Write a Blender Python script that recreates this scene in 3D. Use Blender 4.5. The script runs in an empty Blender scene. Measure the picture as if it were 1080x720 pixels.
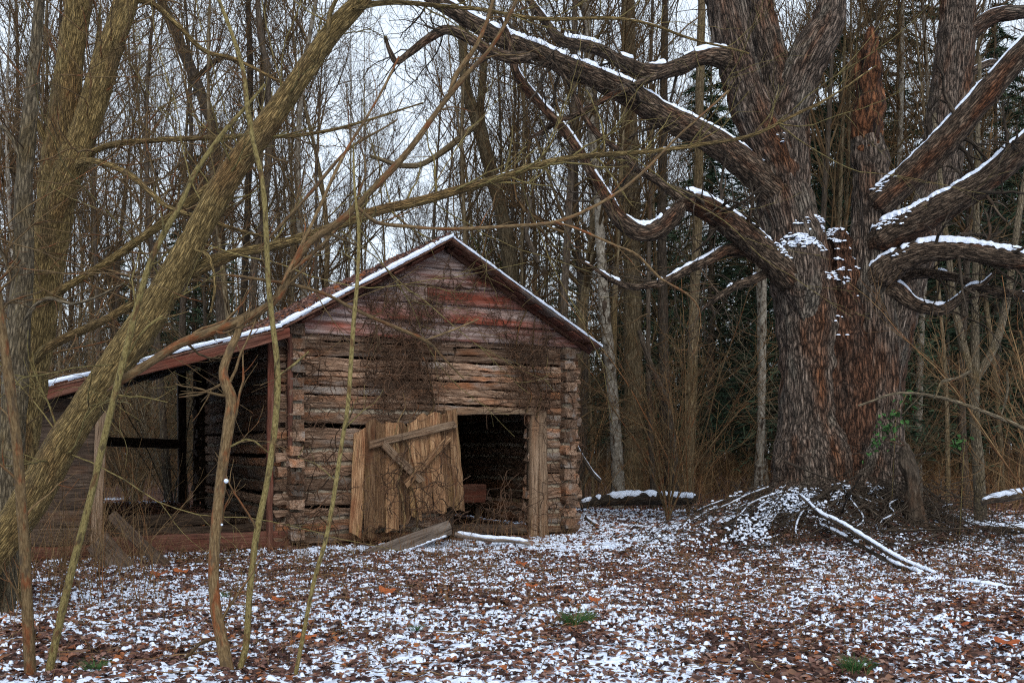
import bpy, math, random
import numpy as np
from mathutils import Matrix, Vector
C = bpy.context.scene.collection
rng = np.random.default_rng(7)
random.seed(7)
R = math.radians
# ------------------------------------------------------------------ camera, sky, sun, exposure
F, HX, HY, CAMH = 1080.0, 540.0, 471.0, 1.6        # photo focal length (px), centre column, horizon row, eye height
sc = bpy.context.scene
cd = bpy.data.cameras.new('camera'); cam = bpy.data.objects.new('camera', cd); C.objects.link(cam)
cam.location = (0, 0, CAMH); cam.rotation_euler = (R(90), 0, 0)
cd.sensor_width = 36; cd.lens = 36.0; cd.shift_y = (HY - 360) / 1080.0
cd.clip_start = 0.05; cd.clip_end = 900
sc.camera = cam
w = bpy.data.worlds.new('World'); sc.world = w; w.use_nodes = True
nt = w.node_tree; nt.nodes.clear()
sky = nt.nodes.new('ShaderNodeTexSky'); sky.sky_type = 'NISHITA'; sky.sun_disc = False
sky.sun_elevation = R(38); sky.sun_rotation = R(170); sky.dust_density = 4
b1 = nt.nodes.new('ShaderNodeBackground'); b1.inputs[1].default_value = 0.05
b2 = nt.nodes.new('ShaderNodeBackground'); b2.inputs[0].default_value = (0.82, 0.91, 1.0, 1); b2.inputs[1].default_value = 1.05
ad = nt.nodes.new('ShaderNodeAddShader'); ow = nt.nodes.new('ShaderNodeOutputWorld')
nt.links.new(sky.outputs[0], b1.inputs[0]); nt.links.new(b1.outputs[0], ad.inputs[0])
nt.links.new(b2.outputs[0], ad.inputs[1]); nt.links.new(ad.outputs[0], ow.inputs[0])
sd = bpy.data.lights.new('sun', 'SUN'); so = bpy.data.objects.new('sun', sd); C.objects.link(so)
sd.energy = 1.5; sd.angle = R(30); sd.color = (1, 0.96, 0.9)
so.rotation_euler = (R(52), 0, R(10))               # from behind the camera, a little to its left
sc.view_settings.view_transform = 'Standard'; sc.view_settings.look = 'None'
sc.view_settings.exposure = 0.04; sc.view_settings.gamma = 1.0
sc.cycles.use_denoising = False; sc.cycles.filter_width = 1.15; sc.cycles.max_bounces = 5; sc.cycles.diffuse_bounces = 3; sc.cycles.glossy_bounces = 2

# ------------------------------------------------------------------ helpers
def hsh(i, j, k, seed):
    h = (i * 374761393 + j * 668265263 + k * 2147483647 + seed * 1274126177) & 0xffffffff
    h = ((h ^ (h >> 13)) * 1274126177) & 0xffffffff
    return ((h ^ (h >> 16)) & 0xffffff) / float(0x7fffff) - 1.0
def vn(p, seed=0):
    p = np.asarray(p, float); i = np.floor(p).astype(np.int64); f = p - i; f = f * f * (3 - 2 * f)
    x, y, z = i[..., 0], i[..., 1], i[..., 2]; out = 0
    for a in (0, 1):
        for b in (0, 1):
            for c in (0, 1):
                wgt = (f[..., 0] if a else 1 - f[..., 0]) * (f[..., 1] if b else 1 - f[..., 1]) * (f[..., 2] if c else 1 - f[..., 2])
                out = out + wgt * hsh(x + a, y + b, z + c, seed)
    return out
def fbm(p, seed=0, o=3):
    p = np.asarray(p, float); s = 0; a = 1.0
    for k in range(o):
        s = s + a * vn(p * (2 ** k), seed + k); a *= 0.5
    return s / 1.75
def nrm(v): return v / np.maximum(np.linalg.norm(v, axis=-1, keepdims=True), 1e-9)
def P(px, py, Y): return np.array(((px - HX) / F * Y, Y, CAMH - (py - HY) / F * Y))

class MB:                                             # collects geometry, builds ONE mesh object
    def __init__(s): s.V = []; s.Q = []; s.T = []; s.B = []; s.R = []; s.n = 0
    def add(s, V, Q=None, T=None, B=None, Rn=None):
        V = np.asarray(V, float).reshape(-1, 3); m = len(V)
        s.V.append(V); s.B.append(V if B is None else np.asarray(B, float).reshape(-1, 3))
        s.R.append(np.full(m, rng.random()) if Rn is None else np.broadcast_to(np.asarray(Rn, float), (m,)))
        if Q is not None and len(Q): s.Q.append(np.asarray(Q, np.int64).reshape(-1, 4) + s.n)
        if T is not None and len(T): s.T.append(np.asarray(T, np.int64).reshape(-1, 3) + s.n)
        s.n += m
    def build(s, name, mat, parent=None, smooth=True):
        V = np.concatenate(s.V); Bk = np.concatenate(s.B); Rn = np.concatenate(s.R)
        Q = np.concatenate(s.Q) if s.Q else np.zeros((0, 4), np.int64)
        T = np.concatenate(s.T) if s.T else np.zeros((0, 3), np.int64)
        me = bpy.data.meshes.new(name); me.vertices.add(len(V)); me.vertices.foreach_set('co', V.astype(np.float32).ravel())
        lp = np.concatenate((Q.ravel(), T.ravel())).astype(np.int32)
        st = np.concatenate((np.arange(len(Q)) * 4, len(Q) * 4 + np.arange(len(T)) * 3)).astype(np.int32)
        me.loops.add(len(lp)); me.loops.foreach_set('vertex_index', lp)
        me.polygons.add(len(st)); me.polygons.foreach_set('loop_start', st)
        me.polygons.foreach_set('use_smooth', np.full(len(st), smooth))
        a = me.attributes.new('bark', 'FLOAT_VECTOR', 'POINT'); a.data.foreach_set('vector', Bk.astype(np.float32).ravel())
        a = me.attributes.new('rnd', 'FLOAT', 'POINT'); a.data.foreach_set('value', Rn.astype(np.float32))
        me.update(calc_edges=True); me.materials.append(mat)
        o = bpy.data.objects.new(name, me); C.objects.link(o)
        if parent is not None: o.parent = parent
        return o
def tag(o, label=None, cat=None, group=None, kind=None):
    for k, v in (('label', label), ('category', cat), ('group', group), ('kind', kind)):
        if v: o[k] = v
    return o
def empty(name, loc, label, cat, group=None, rz=0):
    o = bpy.data.objects.new(name, None); C.objects.link(o); o.location = loc; o.rotation_euler = (0, 0, rz)
    o.empty_display_size = 0.2; return tag(o, label, cat, group)
def put(o, parent):                                   # world-built mesh under a thing whose Empty stands at loc
    o.parent = parent; o.matrix_parent_inverse = Matrix.Translation(-Vector(parent.location)); return o

def tubes(mb, Pt, Rd, sides, cap=False, disp=None, seed=0, rnd=None):
    Pt = np.asarray(Pt, float); Rd = np.asarray(Rd, float)
    if Pt.ndim == 2: Pt = Pt[None]; Rd = Rd[None]
    M, n, _ = Pt.shape
    T = nrm(np.gradient(Pt, axis=1)); ov = np.abs(Pt[:, -1] - Pt[:, 0])
    ref = np.eye(3)[np.argmin(ov, axis=1)][:, None, :]
    n1 = nrm(np.cross(T, ref)); n2 = np.cross(T, n1)
    a = np.arange(sides) * 2 * np.pi / sides; ca, sa = np.cos(a), np.sin(a)
    nv = n1[:, :, None] * ca[None, None, :, None] + n2[:, :, None] * sa[None, None, :, None]
    s = np.concatenate((np.zeros((M, 1)), np.cumsum(np.linalg.norm(np.diff(Pt, axis=1), axis=2), axis=1)), 1)
    off = rng.random((M, 3)) * 50
    B = np.stack((Rd[:, :, None] * ca, Rd[:, :, None] * sa, np.broadcast_to(s[:, :, None], (M, n, sides))), -1) + off[:, None, None]
    rr = Rd[:, :, None] * np.ones(sides)
    if disp is not None: rr = rr + disp(B, Rd[:, :, None])
    V = Pt[:, :, None] + nv * rr[..., None]
    k = np.arange(sides); k2 = (k + 1) % sides; i = np.arange(n - 1)[:, None] * sides
    q = np.stack((i + k, i + k2, i + sides + k2, i + sides + k), -1).reshape(-1, 4)
    Q = (q[None] + (np.arange(M) * n * sides)[:, None, None]).reshape(-1, 4)
    rn = rng.random(M) if rnd is None else np.broadcast_to(rnd, (M,))
    mb.add(V, Q, None, B, np.repeat(rn, n * sides))
    if cap:
        for m in range(M):
            for e, row in ((0, 0), (1, n - 1)):
                ring = V[m, row]; c = ring.mean(0)
                t = np.stack((np.full(sides, sides), k2, k) if e == 0 else (np.full(sides, sides), k, k2), -1)
                mb.add(np.vstack((ring, c)), None, t, np.vstack((B[m, row], B[m, row].mean(0))), rn[m])
def spline(ctrl, n):                                  # Catmull-Rom through the rows of ctrl
    c = np.asarray(ctrl, float); c = np.vstack((2 * c[0] - c[1], c, 2 * c[-1] - c[-2])); m = len(c) - 3
    t = np.linspace(0, m, n); i = np.minimum(t.astype(int), m - 1); f = (t - i)[:, None]
    p0, p1, p2, p3 = c[i], c[i + 1], c[i + 2], c[i + 3]
    return 0.5 * (2 * p1 + (p2 - p0) * f + (2 * p0 - 5 * p1 + 4 * p2 - p3) * f ** 2 + (3 * p1 - p0 - 3 * p2 + p3) * f ** 3)
def pxpath(rows, Y0, Y1=None, step=0.05):             # rows of (photo x, photo y, photo width) at depth Y0..Y1 -> points and radii
    r = np.asarray(rows, float); Ys = np.linspace(Y0, Y0 if Y1 is None else Y1, len(r))
    c = np.array([np.append(P(a[0], a[1], y), a[2] / 2 / F * y) for a, y in zip(r, Ys)])
    L = np.linalg.norm(np.diff(c[:, :3], axis=0), axis=1).sum()
    s = spline(c, max(6, int(L / step))); return s[:, :3], np.maximum(s[:, 3], 0.0015)
def wig(p, amp, sc_=1.0, seed=0):                      # natural crookedness
    return p + amp * np.stack([vn(p * sc_ + 17.3 * k, seed + k) for k in range(3)], -1)
def bdisp(amp, fa, fl, seed=0):                       # bark relief: long furrows
    def f(B, r):
        n = vn(B * np.array((fa, fa, fl)), seed); m = vn(B * np.array((fa * 2.1, fa * 2.1, fl * 2)), seed + 9)
        g = vn(B * np.array((1.6, 1.6, 1.1)), seed + 5)
        return amp * (0.55 - 2.2 * np.abs(n)) + amp * 0.5 * m + r * 0.07 * g
    return f
def snow_strip(mb, p, r, cover=0.8, wide=0.9, th=0.02, seed=0, lift=0.0):
    n = len(p); T = nrm(np.gradient(p, axis=0)); up = nrm(np.array((0, 0, 1.0)) - T * T[:, 2:3]); sd_ = np.cross(T, up)
    s = np.concatenate(([0], np.cumsum(np.linalg.norm(np.diff(p, axis=0), axis=1))))
    g = vn(np.stack((s * 2.2, s * 0 + seed, s * 0), -1), seed) * 0.6 + vn(np.stack((s * 9, s * 0 + seed, s * 0), -1), seed + 3) * 0.5
    m = np.clip((g + cover * 2 - 1) * 2.2, 0, 1) * np.clip(1.25 * (1 - np.abs(T[:, 2])), 0, 1)
    m = np.minimum(m, np.minimum(np.arange(n), np.arange(n)[::-1]) / 3.0)
    kk = np.linspace(-1, 1, 9)
    ww = wide * m; jit = 0.25 * vn(np.stack((np.repeat(s * 25, 9), np.tile(kk * 3, n), np.full(n * 9, seed)), -1), seed + 7).reshape(n, 9)
    a = kk[None] * ww[:, None] * (1 + jit)
    rad = (r + lift * .3 - 0.012)[:, None] + (0.012 + lift + th * m[:, None]) * np.sqrt(np.clip(1 - kk ** 2, 0, 1))[None] * (1 + jit)
    rad = np.where(m[:, None] < 0.06, r[:, None] * 0.6, rad)
    V = p[:, None] + rad[..., None] * (np.cos(a)[..., None] * up[:, None] + np.sin(a)[..., None] * sd_[:, None])
    i = np.arange(n - 1)[:, None] * 9 + np.arange(8); keep = (np.minimum(m[:-1], m[1:]) > 0.06)[:, None] & np.ones(8, bool)
    q = np.stack((i, i + 9, i + 10, i + 1), -1)[keep]
    if len(q): mb.add(V, q)
def grow(Pt, Rd, k, t0, t1, ang, sda, ln, n, up, wg, rr, rmin=0.003, taper=0.35):
    M, N, _ = Pt.shape; m = np.repeat(np.arange(M), k); K = M * k
    t = rng.uniform(t0, t1, K) * (N - 1); i = np.minimum(t.astype(int), N - 2); f = (t - i)
    p = Pt[m, i] * (1 - f)[:, None] + Pt[m, i + 1] * f[:, None]; r = Rd[m, i] * (1 - f) + Rd[m, i + 1] * f
    T = nrm(Pt[m, i + 1] - Pt[m, i]); ref = np.where(np.abs(T[:, 2:3]) > 0.8, np.array([[1.0, 0, 0]]), np.array([[0, 0, 1.0]]))
    a1 = nrm(np.cross(T, ref)); a2 = np.cross(T, a1); ph = rng.uniform(0, 2 * np.pi, K)[:, None]; an = R(1) * rng.normal(ang, sda, K)[:, None]
    d = np.cos(an) * T + np.sin(an) * (np.cos(ph) * a1 + np.sin(ph) * a2)
    L = ln * rng.uniform(0.55, 1.25, K) * (1.15 - 0.55 * (t / (N - 1))); st = (L / (n - 1))[:, None]
    out = [p]
    for j in range(n - 1):
        d = nrm(d + np.array((0, 0, up)) + wg * rng.normal(0, 1, (K, 3))); p = p + d * st; out.append(p)
    r0 = np.maximum(rr * r, rmin); rad = np.maximum(r0[:, None] * np.linspace(1, taper, n)[None], rmin * 0.8)
    return np.stack(out, 1), rad
def board(mb, o, dl, dw, dt, L, W, T, nL=None, amp=0.01, rag=0.02, seed=None, e0=0.0, e1=0.0, fl=3.0, rnd=None):
    o, dl, dw, dt = (np.asarray(x, float) for x in (o, dl, dw, dt)); seed = int(rng.integers(1 << 20)) if seed is None else seed
    nL = nL or max(3, int(L / 0.09)); lw = np.array((0, .12, .3, .5, .7, .88, 1, 1, .5, 0)) * W; lt = np.array((.06, 0, 0, 0, 0, 0, .06, 1, 1, 1)) * T
    n = 10; t = np.linspace(0, 1, nL)[:, None]; s0 = e0 * lw / max(W, 1e-6); s1 = L + e1 * lw / max(W, 1e-6)
    jag = rag * vn(np.stack((lw * 9, lt * 5, lw * 0 + seed), -1), seed + 2)
    al = (s0 + jag) * (1 - t) + (s1 - jag) * t
    q = np.stack((al * fl, lw * 14 + 0 * al, lt * 14 + 0 * al), -1) + seed % 97
    e1_, e2_ = vn(q, seed) + 0.5 * vn(q * 2.7, seed + 5), vn(q + 31, seed + 1) + 0.5 * vn(q * 2.3 + 9, seed + 6)
    bow = amp * 0.9 * vn(np.stack((al * 0.7, al * 0 + 3, al * 0 + seed % 31), -1), seed + 8)
    V = o + al[..., None] * dl + (lw + amp * 0.7 * e1_ + bow)[..., None] * dw + (lt - amp * np.abs(e2_) * 1.1 * np.array((1, 1, 1, 1, 1, 1, 1, 0, 0, 0)) + amp * .5)[..., None] * dt
    B = np.stack((lw + 0 * al, lt + 0 * al, al), -1) + rng.random(3) * 40
    i = np.arange(nL - 1)[:, None] * n; k = np.arange(n); k2 = (k + 1) % n
    Q = np.stack((i + k, i + n + k, i + n + k2, i + k2), -1).reshape(-1, 4)
    rn = rng.random() if rnd is None else rnd
    if np.dot(np.cross(dw, dt), dl) > 0: Q = Q[:, ::-1]
    mb.add(V, Q, None, B, rn)
    for row in (0, nL - 1):
        c = V[row].mean(0); tr = np.stack((np.full(n, n), k, k2), -1)
        mb.add(np.vstack((V[row], c)), None, tr, np.vstack((B[row], B[row].mean(0))), rn)
def slab(mb, A, Bc, Cc, D, th, nu, nv, amp=0.0, sc_=1.0, seed=0, edge=0.0, ref=None):
    u = np.linspace(0, 1, nu)[:, None, None]; v = np.linspace(0, 1, nv)[None, :, None]
    A, Bc, Cc, D = (np.asarray(x, float) for x in (A, Bc, Cc, D))
    if edge:
        vv = np.linspace(0, 1, nv); e = edge * (vn(np.stack((vv * 40, vv * 0, vv * 0 + seed), -1), seed) + .6 * vn(np.stack((vv * 110, vv * 0, vv * 0 + seed), -1), seed + 4))
        u = u * (1 + e[None, :, None] * u)
    top = (A * (1 - u) + Bc * u) * (1 - v) + (D * (1 - u) + Cc * u) * v
    N = nrm(np.cross(Bc - A, D - A)); N = N if N[2] > 0 else -N
    ns = fbm(top * sc_, seed)[..., None] * amp if amp else 0
    V = np.concatenate(((top + N * ns).reshape(-1, 3), (top + N * (ns if ref is None else 0) - N * th).reshape(-1, 3)))
    g = np.arange(nu * nv).reshape(nu, nv); q = np.stack((g[:-1, :-1], g[1:, :-1], g[1:, 1:], g[:-1, 1:]), -1).reshape(-1, 4)
    m = nu * nv; Q = [q, q[:, ::-1] + m]
    for bd in (g[0], g[:, -1], g[-1][::-1], g[:, 0][::-1]): Q.append(np.stack((bd[:-1], bd[1:], bd[1:] + m, bd[:-1] + m), -1))
    mb.add(V, np.concatenate(Q))

# ------------------------------------------------------------------ materials
def mat(name, rough=0.9, spec=0.2):
    m = bpy.data.materials.new(name); m.use_nodes = True; t = m.node_tree; b = t.nodes['Principled BSDF']
    b.inputs['Roughness'].default_value = rough; b.inputs['Specular IOR Level'].default_value = spec
    return m, t, b
def N(t, ty, **kw):
    n = t.nodes.new(ty)
    for k, v in kw.items():
        if k in n.inputs.keys(): n.inputs[k].default_value = v
        else: setattr(n, k, v)
    return n
def ramp(t, fac, stops):
    r = t.nodes.new('ShaderNodeValToRGB'); e = r.color_ramp.elements
    while len(e) < len(stops): e.new(0.5)
    for x, (p, c) in zip(e, stops): x.position = p; x.color = (*c, 1)
    t.links.new(fac, r.inputs[0]); return r
def mixc(t, fac, a, b, mode='MIX'):
    m = t.nodes.new('ShaderNodeMix'); m.data_type = 'RGBA'; m.blend_type = mode
    for s, v in ((0, fac), (6, a), (7, b)):
        if hasattr(v, 'is_output') or isinstance(v, bpy.types.NodeSocket): t.links.new(v, m.inputs[s])
        else: m.inputs[s].default_value = v if s == 0 else (*v, 1)
    return m.outputs[2]
def sgrain(t, scale):
    a = N(t, 'ShaderNodeAttribute', attribute_name='bark'); mp = N(t, 'ShaderNodeMapping'); mp.inputs['Scale'].default_value = scale
    t.links.new(a.outputs['Vector'], mp.inputs[0]); return mp.outputs[0]
def grain_mat(name, c0, c1, c2, acc, fine, low, accpos=(0.55, 0.7), bump=0.02, rnd=0.35, rough=0.9, acc2=None, furrow=0.0, cell=.62):
    """wood or bark: colour runs along the limb or board (attribute 'bark'), second tone in blotches, each piece its own value"""
    m, t, b = mat(name, rough); L = t.links
    v = sgrain(t, fine); n1 = N(t, 'ShaderNodeTexNoise', Scale=1.0, Detail=7.0, Roughness=0.65, Distortion=0.4); L.new(v, n1.inputs['Vector'])
    r1 = ramp(t, n1.outputs['Fac'], ((0.30, c0), (0.5, c1), (0.72, c2)))
    v2 = sgrain(t, low); n2 = N(t, 'ShaderNodeTexNoise', Scale=1.0, Detail=4.0, Roughness=0.6); L.new(v2, n2.inputs['Vector'])
    mk = ramp(t, n2.outputs['Fac'], ((accpos[0], (0, 0, 0)), (accpos[1], (1, 1, 1))))
    at = N(t, 'ShaderNodeMixRGB', blend_type='MULTIPLY'); at.inputs[0].default_value = 1; at.inputs[2].default_value = (*acc, 1)
    L.new(ramp(t, n1.outputs['Fac'], ((0.28, (0.3, 0.3, 0.3)), (0.6, (1, 1, 1)), (0.8, (1.35, 1.35, 1.35)))).outputs[0], at.inputs[1])
    col = mixc(t, mk.outputs[0], r1.outputs[0], at.outputs[0])
    if acc2:
        n3 = N(t, 'ShaderNodeTexNoise', Scale=1.7, Detail=3.0); L.new(v2, n3.inputs['Vector'])
        col = mixc(t, ramp(t, n3.outputs['Fac'], ((0.56, (0, 0, 0)), (0.68, (0.8, 0.8, 0.8)))).outputs[0], col, acc2)
    if furrow:
        nd = N(t, 'ShaderNodeTexNoise', Scale=0.9, Detail=5.0, Roughness=.7); L.new(v, nd.inputs['Vector'])
        dm = N(t, 'ShaderNodeVectorMath', operation='MULTIPLY_ADD'); dm.inputs[1].default_value = (1.5, 1.5, 1.5); L.new(nd.outputs['Color'], dm.inputs[0]); L.new(v, dm.inputs[2])
        vo = N(t, 'ShaderNodeTexVoronoi', feature='DISTANCE_TO_EDGE', Scale=cell); L.new(dm.outputs[0], vo.inputs['Vector'])
        fr = ramp(t, vo.outputs['Distance'], ((0.0, (1 - furrow,) * 3), (0.11, (.8, .8, .8)), (0.3, (1.15, 1.15, 1.15))))
        col = mixc(t, 1.0, col, fr.outputs[0], 'MULTIPLY')
    ra = N(t, 'ShaderNodeAttribute', attribute_name='rnd'); rv = N(t, 'ShaderNodeMapRange'); rv.inputs[3].default_value = 1 - rnd; rv.inputs[4].default_value = 1 + rnd
    L.new(ra.outputs['Fac'], rv.inputs[0]); hv = N(t, 'ShaderNodeHueSaturation'); L.new(rv.outputs[0], hv.inputs['Value']); L.new(col, hv.inputs['Color'])
    L.new(hv.outputs[0], b.inputs['Base Color'])
    bp = N(t, 'ShaderNodeBump', Strength=1.0, Distance=bump); L.new(n1.outputs['Fac'], bp.inputs['Height']); L.new(bp.outputs[0], b.inputs['Normal'])
    if furrow:
        bq = N(t, 'ShaderNodeBump', Strength=0.9, Distance=bump * 1.5); L.new(fr.outputs[0], bq.inputs['Height']); L.new(bp.outputs[0], bq.inputs['Normal']); L.new(bq.outputs[0], b.inputs['Normal'])
    return m
M = {}
M['oak'] = grain_mat('oak_bark', (.016, .010, .008), (.155, .115, .090), (.34, .275, .225), (.185, .078, .036), (30, 30, 3.8), (2.0, 2.0, .6), (.50, .68), .05, .08, furrow=.9, cell=.8, acc2=(.21, .185, .15))
M['limb'] = grain_mat('oak_limb_bark', (.016, .010, .007), (.13, .09, .062), (.27, .205, .15), (.17, .070, .034), (34, 34, 6), (2.6, 2.6, .8), (.52, .68), .035, .08, furrow=.85, cell=.8)
M['seam'] = grain_mat('rusty_bark', (.016, .008, .005), (.13, .060, .034), (.23, .13, .085), (.10, .075, .060), (26, 26, 5), (2.5, 2.5, 1), (.52, .68), .06, .08, furrow=.85, cell=.8)
M['rot'] = grain_mat('rotten_wood', (.014, .006, .004), (.19, .076, .034), (.33, .155, .075), (.05, .030, .024), (22, 22, 5), (5, 5, 3), (.52, .64), .08, .05, furrow=.8)
M['olive'] = grain_mat('olive_bark', (.050, .033, .011), (.24, .168, .066), (.44, .33, .15), (.27, .15, .06), (75, 75, 9), (3, 3, 1.0), (.54, .74), .012, .10, furrow=.65, cell=.9, acc2=(.15, .105, .05))
M['greybark'] = grain_mat('grey_bark', (.034, .026, .017), (.155, .125, .082), (.29, .245, .17), (.15, .11, .05), (60, 60, 12), (4, 4, 2), (.5, .7), .012, .15, furrow=.55)
M['sapling'] = grain_mat('sapling_bark', (.030, .020, .008), (.155, .125, .046), (.27, .22, .10), (.12, .070, .030), (120, 120, 40), (22, 22, 8), (.54, .64), .006, .25, acc2=(.035, .025, .015))
M['redtwig'] = grain_mat('red_twig_bark', (.030, .017, .008), (.115, .076, .036), (.21, .15, .08), (.17, .062, .024), (90, 90, 20), (14, 14, 5), (.52, .64), .006, .3, acc2=(.06, .042, .026))
M['darkbark'] = grain_mat('dark_bark', (.016, .012, .009), (.062, .047, .034), (.13, .105, .08), (.095, .05, .028), (34, 34, 6), (3, 3, 1), (.56, .74), .015, .35, furrow=.4)
M['wood_grey'] = grain_mat('woods_grey_bark', (.030, .022, .013), (.125, .095, .055), (.25, .205, .135), (.11, .075, .030), (26, 26, 5), (2, 2, .6), (.5, .7), .015, .4, furrow=.4)
M['twig'] = grain_mat('woods_twig_bark', (.024, .016, .008), (.066, .043, .021), (.11, .078, .040), (.09, .045, .016), (30, 30, 6), (.5, .5, .3), (.5, .66), .002, .5)
M['mottled'] = grain_mat('mottled_bark', (.05, .042, .034), (.17, .15, .12), (.33, .31, .27), (.05, .035, .025), (16, 16, 10), (7, 7, 3.5), (.54, .62), .01, .1)
M['brush'] = grain_mat('brush', (.06, .036, .016), (.155, .098, .046), (.24, .165, .085), (.18, .075, .03), (20, 20, 3), (.6, .6, .6), (.5, .62), .002, .5)
M['log'] = grain_mat('hewn_log', (.024, .013, .008), (.22, .138, .092), (.45, .335, .25), (.36, .150, .068), (44, 44, 3.4), (3.2, 3.2, .8), (.50, .70), .04, .48, acc2=(.27, .24, .215))
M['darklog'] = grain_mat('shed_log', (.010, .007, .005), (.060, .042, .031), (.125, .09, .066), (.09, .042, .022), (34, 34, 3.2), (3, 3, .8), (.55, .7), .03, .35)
M['siding'] = grain_mat('faded_siding', (.06, .026, .018), (.26, .185, .165), (.46, .40, .39), (.235, .062, .038), (24, 24, 2.0), (4.0, 4.0, .55), (.47, .64), .012, .35)
M['door'] = grain_mat('door_plank', (.022, .012, .007), (.235, .128, .066), (.46, .315, .18), (.33, .215, .085), (60, 60, 3.0), (5, 5, .9), (.55, .75), .04, .45, acc2=(.15, .060, .028))
M['frame'] = grain_mat('frame_wood', (.035, .020, .012), (.20, .135, .088), (.36, .27, .19), (.22, .115, .06), (60, 60, 2.5), (5, 5, .8), (.5, .7), .03, .25)
M['oldboard'] = grain_mat('weathered_board', (.04, .030, .024), (.15, .12, .10), (.29, .25, .215), (.15, .10, .07), (40, 40, 2.5), (4, 4, .8), (.55, .75), .015, .3)
M['redboard'] = grain_mat('red_board', (.02, .008, .006), (.095, .040, .027), (.16, .085, .062), (.13, .034, .020), (40, 40, 2.5), (4, 4, .8), (.5, .7), .014, .4)
M['chink'] = grain_mat('chinking', (.12, .10, .07), (.34, .29, .22), (.48, .43, .34), (.12, .08, .05), (14, 14, 9), (4, 4, 3), (.5, .66), .03, .2)
M['vine'] = grain_mat('vine_stem', (.02, .012, .008), (.065, .038, .024), (.13, .08, .05), (.11, .055, .03), (40, 40, 8), (3, 3, 1), (.5, .7), .003, .6)
M['tin'] = grain_mat('rusty_tin', (.04, .02, .012), (.12, .055, .035), (.19, .12, .09), (.20, .17, .15), (9, 9, 3), (1.2, 1.2, 1.2), (.52, .68), .004, .1, .6)
def snow_mat(name, leaf=0.0):
    m, t, b = mat(name, 0.7, 0.3); L = t.links
    tc = N(t, 'ShaderNodeTexCoord'); n = N(t, 'ShaderNodeTexNoise', Scale=30.0, Detail=5.0); L.new(tc.outputs['Object'], n.inputs['Vector'])
    col = ramp(t, n.outputs['Fac'], ((.3, (.54, .63, .80)), (.6, (.73, .81, .95)))).outputs[0]
    if leaf:
        v = N(t, 'ShaderNodeTexVoronoi', Scale=11.0); L.new(tc.outputs['Object'], v.inputs['Vector'])
        n2 = N(t, 'ShaderNodeTexNoise', Scale=2.0, Detail=4.0); L.new(tc.outputs['Object'], n2.inputs['Vector'])
        sp = N(t, 'ShaderNodeSeparateColor'); L.new(v.outputs['Color'], sp.inputs[0])
        ma = N(t, 'ShaderNodeMath', operation='ADD'); L.new(sp.outputs[0], ma.inputs[0]); L.new(n2.outputs['Fac'], ma.inputs[1])
        k = ramp(t, ma.outputs[0], ((1.0 - leaf * .5, (0, 0, 0)), (1.04 - leaf * .5, (1, 1, 1))))
        lc = ramp(t, sp.outputs[1], ((0, (.03, .012, .008)), (1, (.14, .05, .025))))
        col = mixc(t, k.outputs[0], col, lc.outputs[0])
    L.new(col, b.inputs['Base Color']); b.inputs['Subsurface Weight'].default_value = 0.0
    bp = N(t, 'ShaderNodeBump', Strength=.6, Distance=.02); L.new(n.outputs['Fac'], bp.inputs['Height']); L.new(bp.outputs[0], b.inputs['Normal'])
    return m
M['snow'] = snow_mat('snow'); M['roofsnow'] = snow_mat('roof_snow', 0.22)
def leaf_mat(name, stops):
    m, t, b = mat(name, 0.75, 0.25); a = N(t, 'ShaderNodeAttribute', attribute_name='rnd')
    r = ramp(t, a.outputs['Fac'], stops); r.color_ramp.interpolation = 'LINEAR'
    n = N(t, 'ShaderNodeTexNoise', Scale=60.0, Detail=3.0); tc = N(t, 'ShaderNodeTexCoord'); t.links.new(tc.outputs['Object'], n.inputs['Vector'])
    c = mixc(t, 0.5, r.outputs[0], ramp(t, n.outputs['Fac'], ((.3, (.35, .35, .35)), (.7, (1.6, 1.6, 1.6)))).outputs[0], 'MULTIPLY')
    t.links.new(c, b.inputs['Base Color']); return m
M['litter'] = leaf_mat('leaf_litter', ((0, (.022, .011, .009)), (.3, (.085, .042, .034)), (.55, (.165, .085, .068)), (.75, (.235, .15, .12)), (.92, (.22, .080, .034)), (1, (.30, .10, .03))))
M['orange'] = leaf_mat('orange_leaf', ((0, (.19, .045, .015)), (1, (.31, .085, .024))))
M['needle'] = leaf_mat('needles', ((0, (.010, .020, .012)), (.6, (.026, .052, .028)), (1, (.06, .09, .045))))
M['green'] = leaf_mat('green_leaf', ((0, (.02, .06, .015)), (1, (.06, .15, .04))))
M['olivel'] = leaf_mat('olive_leaf', ((0, (.03, .04, .012)), (1, (.09, .10, .03))))
m, t, b = mat('forest_floor', 0.9, 0.2); L = t.links                # litter with snow lying where the ground's own 'rnd' attribute allows it
tc = N(t, 'ShaderNodeTexCoord'); vo = N(t, 'ShaderNodeTexVoronoi', Scale=17.0); L.new(tc.outputs['Object'], vo.inputs['Vector'])
sp = N(t, 'ShaderNodeSeparateColor'); L.new(vo.outputs['Color'], sp.inputs[0])
lc = ramp(t, sp.outputs[0], ((0, (.018, .010, .008)), (.4, (.06, .031, .024)), (.7, (.13, .065, .048)), (.9, (.18, .11, .08)), (1, (.2, .075, .028))))
na = N(t, 'ShaderNodeTexNoise', Scale=9.0, Detail=6.0, Roughness=.7); L.new(tc.outputs['Object'], na.inputs['Vector'])
sa = N(t, 'ShaderNodeAttribute', attribute_name='rnd')
add = N(t, 'ShaderNodeMath', operation='ADD'); L.new(na.outputs['Fac'], add.inputs[0]); L.new(sa.outputs['Fac'], add.inputs[1])
sk = ramp(t, add.outputs[0], ((.99, (0, 0, 0)), (1.06, (1, 1, 1))))
L.new(mixc(t, sk.outputs[0], lc.outputs[0], (.68, .77, .93)), b.inputs['Base Color'])
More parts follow.
